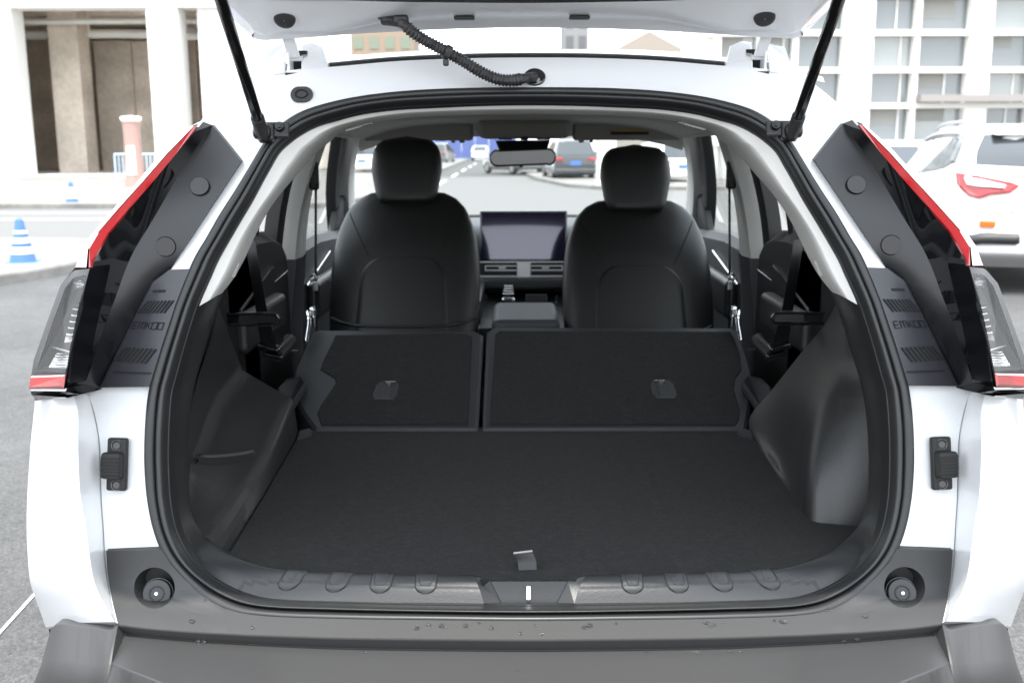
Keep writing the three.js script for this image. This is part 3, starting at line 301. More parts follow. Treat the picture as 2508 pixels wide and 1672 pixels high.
// ---------- ground
structure('ground', new THREE.PlaneGeometry(600, 600).rotateX(-Math.PI / 2), M.asphalt);
const sheet = (pts, y) => { const s = new THREE.Shape(pts.map(([x, d]) => new THREE.Vector2(x, d))); const g = new THREE.ShapeGeometry(s, 24); g.rotateX(-Math.PI / 2); g.translate(0, y, 0); return g; };
const raised = (pts, y0, y1) => { const g = new THREE.ExtrudeGeometry(new THREE.Shape(pts.map(([x, d]) => new THREE.Vector2(x, d))), { depth: y1 - y0, bevelEnabled: true, bevelSize: 0.03, bevelThickness: 0.03, bevelSegments: 2, curveSegments: 24 }); g.rotateX(-Math.PI / 2); g.translate(0, y0, 0); return g; };
{
  const isl = []; for (let i = 0; i <= 20; i++) { const a = -Math.PI / 2 + i / 20 * Math.PI; isl.push([-7.0 + 1.75 * Math.cos(a), 12.35 + 2.75 * Math.sin(a)]); }
  structure('pavement_island', raised([[-30, 9.6], ...isl, [-30, 15.1]], -0.05, 0.09), M.concrete);
  structure('plaza_pavement', raised([[-60, 24.4], [-4.2, 24.4], [-4.2, 44], [-5.2, 120], [-60, 120]], -0.05, 0.10), M.concrete);
  structure('car_park_pavement', raised([[3.0, 34], [1.9, 36.5], [0.9, 44], [-0.6, 75], [-0.6, 108], [60, 108], [60, 34]], -0.05, 0.09), M.concrete);
  structure('road', sheet([[-60, 16.2], [-5, 16.2], [-3.5, 13.5], [3.2, 13.5], [6, 17], [60, 17], [60, 33], [3, 33.5], [1.7, 36.5], [0.7, 44], [0.4, 49], [-4.3, 49], [-4.1, 24.2], [-60, 24.2]], 0.004), std([0.125, 0.124, 0.12], 0.9, { bumpMap: asphaltBump, bumpScale: 0.004 }));
  for (const [x0, x1, d0, d1] of [[-40, -6, 20.6, 20.8], [-40, -6, 22.6, 22.75]]) structure('road_marking', sheet([[x0, d0], [x1, d0], [x1, d1], [x0, d1]], 0.009), M.line);
  for (let i = 0; i < 5; i++) structure('road_marking', sheet([[-3.05 - i * 0.1, 38 + i * 11], [-2.9 - i * 0.1, 38 + i * 11], [-3.0 - i * 0.1, 44 + i * 11], [-3.15 - i * 0.1, 44 + i * 11]], 0.009), M.line);
  structure('road_marking', sheet([[-1.575, 2.55], [-1.565, 2.55], [-1.617, 3.25], [-1.672, 3.9], [-1.682, 3.9], [-1.627, 3.25]], 0.005), M.line);
}
// ---------- the white car with its tailgate open; built in place, then shifted so that its group sits at its own base
const CZ = 3.7;
const car = thing('open_hatch_car', 0, 0, -CZ, 0, 'white five-door SUV with its tailgate raised and rear seats folded flat', 'car');
const part = (name, g, m, parent = car) => mesh(name, g.translate(0, 0, CZ), m, parent);
const both = (name, make, m, parent = car) => { const g = make(); const r = mir(g); return [part(name, g, m, parent), part(name, r, m, parent)]; };
const pair = (g) => merge([g, mir(g)]);
const c0 = (l) => { const o = l.map((p) => p.slice()); for (const i of [0, o.length - 1]) if (Math.abs(o[i][0]) < 0.012) o[i][0] = 0; return o; };
const ringOf = (half) => { const h = c0(half), r = mx(h).reverse(); return [...h, ...r.slice(1, -1)]; };
const off = (l, x, y, z) => l.map((p) => [p[0] + x * Math.sign(p[0] || 1), p[1] + y, p[2] + z]);
const blend = (a, b, t) => a.map((p, i) => [lerp(p[0], b[i][0], t), lerp(p[1], b[i][1], t), lerp(p[2], b[i][2], t)]);

// body shell
{
  const gut = loft([c0(P.gutIn), c0(P.gutOut)], { cols: 110, sub: 4 });
  const facet = loft([P.facA0, P.facA, P.facB, P.facC, P.facD], { cols: 48, crease: 0.55 });
  const under = loft([[P.facA[9], P.facB[9], P.facC[9], P.facD[9]], P.facLow.map((p) => [p[0] * 0.97, p[1] - 0.05, p[2] - 0.06])]);
  const fd = P.facD, fwd = (d, x, k = 1) => fd.map((p) => [-x - (0.93 + p[0]) * 0.0, p[1] * k + (1 - k) * 0.7, -d]);
  const side = loft([fd, fwd(2.1, 0.925), fwd(3.6, 0.94), fwd(5.2, 0.93), fwd(5.9, 0.80, 0.8)], {});
  const skirt = loft([[0, 1, 2, 3, 4].map((i) => [-0.917, 0.56 - i * 0.06, -1.79]), [0, 1, 2, 3, 4].map((i) => [-0.93, 0.56 - i * 0.06, -5.9])]);
  const lampOut = [...P.redO, P.lampFrame[3], P.lampFrame[4], P.lampFrame[5], P.facD[0]];
  const lx = lampOut.map((p, i) => { const t = i / (lampOut.length - 1); return [lerp(-0.655, -0.925, t), lerp(1.545, 1.03, t), -2.4]; });
  const quarter = loft([lampOut, lx], { sub: 3 });
  const lx2 = lx.map((p) => [p[0], p[1], -2.46]);
  const top = [P.gutOut[10], P.gutOut[11], P.gutOut[12], P.gutOut[13], P.redO[0]];
  const shoulder = loft([top, [[-0.64, 1.60, -2.4], [-0.645, 1.59, -2.4], [-0.65, 1.575, -2.4], [-0.653, 1.56, -2.4], lx[0]]], { sub: 3 });
  const belt = loft([[[-0.925, 1.03, -2.4], [-0.86, 1.17, -2.4]], [[-0.94, 1.0, -3.3], [-0.87, 1.12, -3.3]], [[-0.93, 0.98, -4.4], [-0.86, 1.08, -4.4]], [[-0.86, 0.9, -5.9], [-0.7, 0.95, -5.8]]]);
  const body = part('body', merge([pair(gut), pair(facet), pair(under), pair(side), pair(skirt), pair(quarter), pair(shoulder), pair(belt)]), M.paint);
  const rf = (d, yc, ys, xs) => { const o = []; for (let i = 0; i <= 16; i++) { const t = i / 8 - 1; o.push([t * xs, lerp(yc, ys, Math.pow(Math.abs(t), 3)), -d]); } return o; };
  part('roof', loft([rf(1.94, 1.612, 1.565, 0.555), rf(2.08, 1.638, 1.585, 0.59), rf(2.4, 1.664, 1.605, 0.645), rf(3.0, 1.685, 1.62, 0.66), rf(3.8, 1.668, 1.61, 0.66), rf(4.2, 1.60, 1.55, 0.65)], { sub: 20 }), M.paint);
  part('hood', loft([[-0.75, -0.4, 0, 0.4, 0.75].map((x) => [x, 1.03 - 0.08 * x * x, -4.95]), [-0.72, -0.4, 0, 0.4, 0.72].map((x) => [x, 0.95 - 0.1 * x * x, -5.6]), [-0.7, -0.4, 0, 0.4, 0.7].map((x) => [x, 0.8 - 0.1 * x * x, -6.0]), [-0.7, -0.4, 0, 0.4, 0.7].map((x) => [x, 0.3, -6.02])], { sub: 10 }), M.paint);
  part('underbody', merge([box(-0.78, 0.78, 0.22, 0.30, -5.7, -1.6), box(-0.6, 0.6, 0.30, 0.62, -2.35, -1.62)]), M.black);
  // wheels
  for (const d of [2.42, 5.15]) for (const s of [-1, 1]) {
    const w = new THREE.TorusGeometry(0.265, 0.095, 14, 36); w.scale(1, 1, 1.15); w.rotateY(Math.PI / 2); w.translate(s * 0.82, 0.36, -d);
    const t = part('wheel', w, M.tyre);
    const r = new THREE.CylinderGeometry(0.22, 0.22, 0.14, 28); r.rotateZ(Math.PI / 2); r.translate(s * 0.82, 0.36, -d);
    part('rim', r, M.steel, t);
  }
}
// weather strip round the opening
{
  const out = P.sealOut, inn = P.sealIn, prof = [[-0.01, -0.004], [0, 0.005], [0.02, 0.008], [0.22, 0.011], [0.40, 0.010], [0.44, 0.005], [0.47, 0.002], [0.49, 0.004], [0.53, 0.015], [0.60, 0.021], [0.70, 0.024], [0.80, 0.021], [0.88, 0.013], [0.93, 0.004], [0.96, 0.006], [1.0, 0.002], [1.03, -0.02]];
  const rows = prof.map(([s, h]) => ringOf(out.map((p, i) => [lerp(p[0], inn[i][0], s), lerp(p[1], inn[i][1], s) + h * 0.30, lerp(p[2], inn[i][2], s) + h * 0.95])));
  const g = loft(rows, { cols: 300, closed: true });
  const seal = part('door_seal', g, M.rubber);
  // clip marks seen in the groove of the seal, over the head of the opening
  const cl = new THREE.CatmullRomCurve3(blend(out, inn, 0.47).slice(0, 16).map(V)); const gs = [];
  for (let i = 0; i < 90; i++) for (const s of [1, -1]) { const p = cl.getPointAt(i / 90); gs.push(box(p.x * s - 0.0022, p.x * s + 0.0022, p.y + 0.0035, p.y + 0.0048, p.z + 0.003, p.z + 0.0045)); }
  const c = part('stitching', merge(gs), M.edge, seal); c.userData.kind = 'stuff';
}
// light trim of the pillars and the rear edge of the headliner
{
  const A = P.trimA, B = P.trimB, C = P.trimC, k = 8;
  const row = (l, a, b) => c0(l).slice(a, b);
  const Dr = C.map((p) => [p[0] - 0.03 * Math.sign(p[0] || 1), p[1] + 0.02, p[2] - 0.05]);
  both('pillar_trim', () => loft([row(A, k, 19), row(blend(A, B, 0.5), k, 19), row(B, k, 19), row(blend(B, C, 0.55), k, 19), row(C, k, 19), row(off(C, 0.03, 0.0, -0.10), k, 19)], { cols: 40, sub: 14 }), M.pillar)
    .forEach((o) => { o.userData.label = 'pale grey trim on the rear roof pillar'; });
  const full = (l) => { const h = c0(l).slice(0, k + 1), r = mx(h).reverse(); return [...r.slice(0, -1), ...h]; };
  part('headliner_edge', loft([full(A), full(blend(A, B, 0.5)), full(B), full(blend(B, C, 0.5)), full(C), full(off(C, 0.0, 0.012, -0.06))], { cols: 80, sub: 14 }), M.pillar);
  const hl = (d, yc, xs, ys) => { const o = []; for (let i = 0; i <= 20; i++) { const t = i / 10 - 1; o.push([t * xs, lerp(yc, ys, Math.pow(Math.abs(t), 4)), -d]); } return o; };
  part('headliner', loft([hl(2.1, 1.53, 0.60, 1.46), hl(2.5, 1.542, 0.64, 1.47), hl(3.2, 1.552, 0.65, 1.48), hl(3.9, 1.545, 0.66, 1.48), hl(4.12, 1.528, 0.66, 1.46), hl(4.2, 1.488, 0.66, 1.43)], { sub: 20 }), M.liner);
  // small hooks on the pillar trim
  both('trim_clip', () => rbox(0.012, 0.034, 0.012, 0.004, -0.555, 1.222, -1.905, 0.3, 0, -0.45), M.pillar);
  both('grab_lamp', () => rbox(0.06, 0.006, 0.02, 0.002, -0.352, 1.492, -2.17, 0, 0, 0.25), M.chrome);
}
// dark collar and sill
{
  const A = c0(P.collarA), C = P.collarC, n = A.length, mid = blend(A, C, 0.45).map((p, i) => [p[0] - 0.012 * (i < 12 ? 1 : 0), p[1] + (i >= 12 ? 0.006 : 0), p[2]]);
  const g = loft([A, mid, C, C.map((p, i) => [p[0] - (i < 11 ? 0.09 : 0.0), p[1] - (i < 11 ? 0 : 0.02), p[2]])], { cols: 90, sub: 14 });
  both('opening_collar', () => g, M.trim);
  // raised pads on the sill, laid on the curve of its surface
  const rowsS = [A, mid, C, C.map((p, i) => [p[0] - (i < 11 ? 0.09 : 0.0), p[1] - (i < 11 ? 0 : 0.02), p[2]])].map((r) => new THREE.CatmullRomCurve3(r.map(V), false, 'centripetal'));
  const sillAt = (x, v, h) => {
    let lo = 0.45, hi = 1; const pt = (u) => new THREE.CatmullRomCurve3(rowsS.map((c) => c.getPoint(u)), false, 'centripetal').getPoint(v * 2 / 3);
    for (let k = 0; k < 18; k++) { const m = (lo + hi) / 2; if (pt(m).x < x) lo = m; else hi = m; }
    const p = pt(lo); return [x, p.y + h, p.z + h * 0.5];
  };
  const padShape = (x0, sh, hw, v0, v1, h) => { const rows = []; for (let j = 0; j <= 10; j++) { const v = lerp(v0, v1, j / 10), e = Math.min(1, Math.sqrt(Math.max(0.06, 1 - Math.pow(1 - Math.min(1, j / 4), 2)))), xc = x0 + sh * (v - v0); const w = hw * e; rows.push([[xc - w - 0.0015, -0.001], [xc - w, h * 0.8], [xc - w + 0.002, h], [xc, h], [xc + w - 0.002, h], [xc + w, h * 0.8], [xc + w + 0.0015, -0.001]].map(([x, q]) => sillAt(x, v, j === 0 ? Math.min(q, 0) : q))); } return loft(rows, {}); };
  for (const f of [(g) => g, mir]) for (const [x, sh] of [[-0.398, 0.024], [-0.318, 0.018], [-0.243, 0.008], [-0.168, 0.002]]) {
    const pd = part('sill_pad', f(padShape(x, sh, 0.017, 0.26, 0.96, 0.0028)), M.trim);
    part('pad_inset', f(padShape(x, sh, 0.0105, 0.44, 0.95, 0.0036)), M.trim, pd);
  }
  // notch for the tailgate latch
  const e = C[n - 1], a = A[n - 1];
  const zf = -1.535;
  part('latch_notch', merge([
    ...[1, -1].map((s) => { const q = [[s * e[0], e[1], e[2]], [s * a[0], a[1], a[2]], [s * a[0] * 0.62, a[1] - 0.006, zf + 0.012], [s * e[0] * 0.68, 0.757, zf]]; return slab(q, [0, -0.004, -0.003], 0.0005); }),
    slab([[e[0] * 0.68, 0.757, zf], [a[0] * 0.62, a[1] - 0.006, zf + 0.012], [-a[0] * 0.62, a[1] - 0.006, zf + 0.012], [-e[0] * 0.68, 0.757, zf]], [0, 0, -0.004], 0.0005),
    slab([[a[0], a[1] - 0.007, a[2]], [-a[0], a[1] - 0.007, a[2]], [-a[0] * 0.62, a[1] - 0.008, zf], [a[0] * 0.62, a[1] - 0.008, zf]], [0, -0.004, 0], 0.0005)]), M.trim);
  part('latch_slot', rbox(0.007, 0.022, 0.004, 0.002, -0.001, 0.742, zf + 0.012, -0.3), M.inner);
}
// cargo floor
{
  const L = P.floorL.map((p) => [p[0], -p[2]]), R = P.archR0.map((p) => [p[0], -p[2]]);
  const near = []; const C = P.collarC; for (let i = 12; i < C.length; i++) near.push([C[i][0], -C[i][2] - 0.004]);
  const nr = near.map(([x, d]) => [-x, d]).reverse();
  const pts = [...near, [-0.1, 1.552], [-0.074, 1.538], [0.074, 1.538], [0.1, 1.552], ...nr, [0.62, 1.70], ...[...R].reverse().map((p) => p), [0.5, 2.44], [-0.5, 2.44], ...[...L].reverse()];
  const s = new THREE.Shape(pts.map(([x, d]) => new THREE.Vector2(x, d)));
  const g = new THREE.ExtrudeGeometry(s, { depth: 0.014, bevelEnabled: true, bevelSize: 0.003, bevelThickness: 0.003, bevelSegments: 2, curveSegments: 6 });
  g.rotateX(-Math.PI / 2); g.translate(0, 0.743, 0);
  const fl = part('cargo_floor', g, M.carpet); fl.userData.label = 'black carpeted load floor';
  part('floor_tub', merge([box(-0.62, 0.62, 0.60, 0.735, -2.42, -1.60)]), M.black);
  // pull strap with its folded end
  const S = P.strap, lf = [[S[0], S[1]], [S[2], S[3]], [S[4], S[5]]];
  const st = loft(lf, { sub: 10 }), sb = loft(lf.map((q) => q.map((p) => [p[0], p[1] - 0.0005, p[2] - 0.0018])), { sub: 10 });
  const sp = part('pull_strap', merge([st, sb]), M.trimSoft);
  part('strap_end', rod([S[4], S[5]], 0.0016), M.visor, sp);
}
// wheel-arch trims
{
  const top = P.archL.map((p, i) => p), fl = P.floorL, rd = P.ridgeL;
  const low = fl.map((p) => [p[0] - 0.004, p[1] - 0.01, p[2]]);
  const rin = rd.map((p) => [p[0] + 0.006, p[1] - 0.016, p[2]]), rout = rd.map((p) => [p[0] - 0.016, p[1] + 0.006, p[2]]);
  const wl = P.wallL;
  const g = loft([low, blend(low, rin, 0.6), rin, rd, rout, blend(rout, top, 0.35), blend(rout, top, 0.8), top, blend(top, wl, 0.15), blend(top, wl, 0.6), wl], { cols: 40 });
  const end = [rin[4], rd[4], rout[4], top[4], wl[4], [-0.78, 0.95, -2.5], [-0.72, 0.5, -2.6], [-0.54, 0.5, -2.6], low[4]].map((p) => p);
  const arch = part('wheel_arch_trim', merge([g, loft([[low[4], rin[4], rd[4], rout[4], top[4], wl[4]], [[-0.60, 0.5, -2.45], [-0.64, 0.5, -2.46], [-0.67, 0.5, -2.47], [-0.70, 0.5, -2.48], [-0.74, 0.5, -2.49], [-0.78, 0.5, -2.5]]])]), M.trim);
  arch.userData.label = 'grey plastic wheel arch cover with a storage pocket lid';
  const ix = (l, i) => { const k = Math.floor(i), f = i - k; return V(l[k]).lerp(V(l[k + 1]), f); };
  const seamPts = []; for (let q = 0; q <= 6; q++) { const v = 0.03 + 0.9 * q / 6; seamPts.push(ix(rout, lerp(2.02, 1.3, v)).lerp(ix(top, lerp(2.02, 1.3, v)), v).add(new THREE.Vector3(0.001, 0.0025, 0.001))); }
  part('pocket_seam', rod(seamPts, 0.0014, 6, 20), M.edge, arch);
  part('pocket_ledge', slab([...seamPts.map((p) => p.clone().add(new THREE.Vector3(0, 0.012, -0.028))), ...seamPts.map((p) => p.clone().add(new THREE.Vector3(0.004, 0.013, -0.006))).reverse()], [0, -0.02, 0], 0.004), M.trim, arch);
  const R = [P.archR0, P.archR1, P.archR2, P.archR3, P.archR4, P.archR5];
  const skirt = R[0].map((p) => [p[0], p[1] - 0.012, p[2]]);
  const gr = loft([skirt, ...R], { cols: 50, sub: 40 });
  const fe = R.map((r) => r[0]);
  const back = fe.map((p, i) => [p[0] + 0.10, p[1] - 0.02, p[2] - 0.20]);
  part('wheel_arch_trim', merge([gr, loft([fe, back], { cols: 12 })]), M.trim).userData.label = 'smooth grey plastic wheel arch cover';
  // upper side walls behind the collar
  both('side_lining', () => loft([[[-0.70, 1.08, -1.76], [-0.655, 1.22, -1.86], [-0.62, 1.25, -1.95]], [[-0.70, 1.05, -2.0], [-0.68, 1.18, -2.05], [-0.66, 1.24, -2.1]], [[-0.735, 1.0, -2.45], [-0.735, 1.15, -2.45], [-0.735, 1.2, -2.5]]], { cols: 10, sub: 10 }), M.trimSoft);
  both('quarter_lining', () => merge([box(-0.80, -0.72, 0.30, 1.02, -2.55, -1.80), box(-0.84, -0.735, 0.30, 1.19, -2.75, -2.2)]), M.trimSoft);
  both('shelf_catch', () => merge([rod([[-0.69, 1.070, -2.3], [-0.582, 1.070, -2.3], [-0.572, 1.066, -2.3], [-0.568, 1.058, -2.3], [-0.572, 1.050, -2.3], [-0.582, 1.046, -2.3], [-0.69, 1.046, -2.3]], 0.0035), box(-0.69, -0.578, 1.049, 1.067, -2.312, -2.304)]), M.gloss);
  both('floor_cap', () => slab([[-0.552, 0.768, -2.385], [-0.527, 0.772, -2.39], [-0.515, 0.772, -2.36], [-0.545, 0.765, -2.325]], [0, -0.01, 0], 0.001), M.edge);
}
// folded rear seat backs
{
  const dn = [0, -0.10, 0.02];
  for (const [o, c, label, t] of [[P.seatL, P.seatLc, 'narrow folded rear seat back covered in black carpet', P.topt[0]], [P.seatR, P.seatRc, 'wide folded rear seat back covered in black carpet', P.topt[1]]]) {
    const s = part('folded_seat_back', slab(o, dn, 0.008), M.edge); s.userData.label = label;
    part('carpet_cover', slab(c.map((p) => [p[0], p[1] + 0.004, p[2]]), [0, -0.01, 0.002], 0.003), M.carpet, s);
    // top tether cover
    const N = new THREE.Vector3(0, 1, 0.2175).normalize(), Tv = new THREE.Vector3(0, 0.2175, -1).normalize();
    const at = (u, v, h) => { const q = V(t).addScaledVector(Tv, v).addScaledVector(N, h); q.x += u; return [q.x, q.y, q.z]; };
    const k = t[0] < 0 ? 1 : -1;
    const sk = (u, v) => at(u, v, 0.007);
    const b = part('tether_cover', slab([sk(-0.026, -0.05), sk(0.024, -0.052), sk(0.031, -0.03), sk(0.030, 0.03), sk(0.022, 0.052), sk(-0.022, 0.052), sk(-0.031, 0.03), sk(-0.033, -0.03)], [0, -0.006, 0.0013], 0.002), M.edge, s);
    const up = (u, v) => at(u, v, 0.0095);
    part('tether_flap', slab([up(-0.016, -0.049), up(0.014, -0.049), up(0.015, 0.036), up(-0.015, 0.036)], [0, -0.004, 0.001], 0.0012), M.edge, b);
    part('tether_knob', facing(new THREE.CylinderGeometry(0.006, 0.007, 0.006, 14).rotateX(Math.PI / 2), at(k * 0.004, 0.026, 0.012), [0, 1, 0.3]), M.steel, b);
    // lettering above the flap
    const cv = document.createElement('canvas'); cv.width = 256; cv.height = 40; const x = cv.getContext('2d');
    x.fillStyle = '#26272a'; x.fillRect(0, 0, 256, 40); x.fillStyle = '#f2f2f2'; x.font = 'bold 34px sans-serif'; x.textAlign = 'center'; x.textBaseline = 'middle'; x.fillText('TOP TETHER', 128, 21);
    const ct = new THREE.CanvasTexture(cv); ct.colorSpace = THREE.SRGBColorSpace;
    const pl = new THREE.PlaneGeometry(0.036, 0.0075);
    pl.rotateX(-Math.PI / 2 + Math.atan(0.2175)); const c0_ = at(k * 0.006, 0.0445, 0.0095); pl.translate(c0_[0], c0_[1], c0_[2] + CZ);
    const lt = new THREE.Mesh(pl, new THREE.MeshStandardMaterial({ map: ct, roughness: 0.6 })); lt.name = 'lettering'; b.add(lt);
  }
  // release catches near the outer edges, seat cushions under the backs
  both('release_catch', () => rbox(0.022, 0.004, 0.006, 0.001, -0.655, 0.875, -2.84), M.black);
  both('seat_hinge_cover', () => slab([[-0.645, 0.835, -2.66], [-0.60, 0.845, -2.66], [-0.575, 0.838, -2.60], [-0.60, 0.79, -2.46], [-0.625, 0.79, -2.46], [-0.655, 0.825, -2.6]], [0, -0.02, 0.0], 0.006), M.edge);
  part('rear_seat_cushion', merge([rbox(0.50, 0.2, 0.56, 0.05, -0.36, 0.63, -2.82), rbox(0.70, 0.2, 0.56, 0.05, 0.27, 0.63, -2.82)]), M.leather);
  // belts, buckles and the bright posts beside the seat
  both('rear_seat_belt', () => loft([[-1, 1].map((s) => [-0.685 + s * 0.018, 1.22, -2.52 + s * 0.02]), [-1, 1].map((s) => [-0.66 + s * 0.020, 1.05, -2.50 + s * 0.02]), [-1, 1].map((s) => [-0.645 + s * 0.024, 0.95, -2.50 + s * 0.012])], { sub: 12 }), M.trimSoft);
  both('belt_buckle', () => merge([rbox(0.055, 0.014, 0.03, 0.005, -0.645, 0.952, -2.50, 0.2, 0, -0.22), rbox(0.048, 0.010, 0.03, 0.004, -0.634, 0.934, -2.50, 0.2, 0, -0.22)]), M.gloss);
  both('belt_webbing', () => rod([[-0.625, 0.93, -2.5], [-0.615, 0.945, -2.60], [-0.645, 0.93, -2.72]], 0.016, 10), M.trimSoft);
  both('latch_post', () => merge([rod([[-0.638, 0.97, -2.95], [-0.632, 0.945, -2.93], [-0.628, 0.895, -2.86]], 0.0075), rbox(0.022, 0.032, 0.03, 0.008, -0.628, 0.965, -2.97), rod([[-0.62, 0.955, -2.95], [-0.62, 0.925, -2.95]], 0.005)]), M.chrome);
}
// front seats
function frontSeat(cx, dy) {
  const seat = new THREE.Group(); seat.name = 'front_seat'; car.add(seat);
  const HY = [[0.62, 0.235], [0.75, 0.245], [0.9, 0.252], [1.0, 0.255], [1.08, 0.25], [1.15, 0.238], [1.2, 0.222], [1.24, 0.200], [1.272, 0.168], [1.290, 0.128], [1.298, 0.085], [1.30, 0.04]];
  const hw = (y) => { for (let i = 1; i < HY.length; i++) if (y <= HY[i][0]) return lerp(HY[i - 1][1], HY[i][1], (y - HY[i - 1][0]) / (HY[i][0] - HY[i - 1][0])); return 0.03; };
  const dep = (y) => (y < 1.15 ? 0.085 : lerp(0.085, 0.035, (y - 1.15) / 0.165)), dc = (y) => 3.285 + (y - 0.8) * 0.50 + 0.03;
  const rows = []; for (let y = 0.62; y <= 1.3001; y += (y > 1.2 ? 0.01 : 0.04)) { const h = hw(y), t = dep(y), r = []; for (let k = 0; k < 48; k++) { const a = k / 48 * 2 * Math.PI, c = Math.cos(a), s = Math.sin(a); r.push(new THREE.Vector3(cx + h * Math.sign(c) * Math.pow(Math.abs(c), 0.62), y + dy, -dc(y) + t * Math.sign(s) * Math.pow(Math.abs(s), 0.75))); } rows.push(r); }
  const last = rows[rows.length - 1]; rows.push(last.map((p) => new THREE.Vector3(cx + (p.x - cx) * 0.1, 1.302 + dy, -dc(1.30))));
  const zr = (x, y) => { const h = hw(y), u = Math.min(0.999, Math.abs(x) / h); return -dc(y) + dep(y) * Math.pow(1 - Math.pow(u, 2 / 0.62), 0.375); };
  const back = part('backrest', gridGeo(rows, true), M.leather, seat);
  // raised rear panel with its own edge
  const pw = (y) => { const top = 1.085, r = 0.075, t = Math.max(0, y - (top - r)); return lerp(0.168, 0.148, Math.max(0, (y - 0.7) / 0.35)) - (r - Math.sqrt(Math.max(0, r * r - t * t))); };
  const pr = []; const ys = []; for (let y = 0.7; y < 1.0; y += 0.04) ys.push(y); for (let i = 0; i <= 10; i++) ys.push(1.01 + 0.0748 * Math.sin(i / 10 * Math.PI / 2));
  const prow = (y, k) => { const w = pw(y), r = []; for (let i = 0; i <= 24; i++) { const u = i / 12 - 1, e = i === 0 || i === 24; const x = u * w; r.push(new THREE.Vector3(cx + x, y + dy, zr(x, y) + (e ? -0.004 : 0.0045) * k)); } return r; };
  for (const y of ys) pr.push(prow(y, 1));
  pr.push(prow(1.0855, -1));
  part('back_panel', gridGeo(pr), M.leather, seat);
  const seam = (a, b) => { const o = []; for (let i = 0; i <= 8; i++) { const x = lerp(a[0], b[0], i / 8), y = lerp(a[1], b[1], i / 8); o.push([cx + x, y + dy, zr(x, y) + 0.0003]); } return rod(o, 0.0018, 6, 12); };
  part('seam', merge([seam([-0.196, 1.225], [-0.118, 1.09]), seam([0.196, 1.225], [0.118, 1.09])]), M.seam, seat);
  const lip = []; for (let i = 0; i <= 14; i++) { const x = (i / 7 - 1) * 0.238, y = 0.868 + 0.02 * Math.pow(i / 7 - 1, 4); lip.push([cx + x, y + dy, zr(x, y) + 0.002]); }
  part('lower_edge', rod(lip, 0.006, 8, 30), M.leather, seat);
  // head restraint
  const hr = [], H0 = 1.250, H1 = 1.484; for (let i = 0; i <= 18; i++) {
    const v = i / 18, y = lerp(H0, H1, v), s = v > 0.5 ? Math.pow(1 - Math.pow(v * 2 - 1, 4.5), 0.36) : Math.pow(1 - Math.pow(1 - v * 2, 10), 0.28), w = lerp(0.098, 0.121, Math.min(1, v * 2.0)) * (v > 0.6 ? lerp(1, 0.92, (v - 0.6) / 0.4) : 1) * Math.max(0.05, s), t = 0.058 * Math.max(0.05, s), r = [];
    for (let k = 0; k < 44; k++) { const a = k / 44 * 2 * Math.PI, c = Math.cos(a), q = Math.sin(a); r.push(new THREE.Vector3(cx + w * Math.sign(c) * Math.pow(Math.abs(c), 0.5), y + dy, -3.535 - (v - 0.5) * 0.05 + t * Math.sign(q) * Math.pow(Math.abs(q), 0.62))); } hr.push(r);
  }
  hr.unshift(hr[0].map((p) => new THREE.Vector3(lerp(cx, p.x, 0.02), p.y, -3.515))); hr.push(hr[hr.length - 1].map((p) => new THREE.Vector3(lerp(cx, p.x, 0.02), p.y, -3.555)));
  const head = part('headrest', gridGeo(hr, true), M.leather, seat);
  for (const s of [-1, 1]) part('headrest_post', rod([[cx + s * 0.055, 1.24 + dy, -3.53], [cx + s * 0.055, 1.31 + dy, -3.54]], 0.007), M.steel, head);
  part('cushion', rbox(0.50, 0.16, 0.52, 0.05, cx, 0.66 + dy, -3.72), M.leather, seat);
  return seat;
}
frontSeat(-0.397, 0).userData.label = 'black leather front seat ahead of the narrow folded seat back';
frontSeat(0.392, -0.03).userData.label = 'black leather front seat ahead of the wide folded seat back';
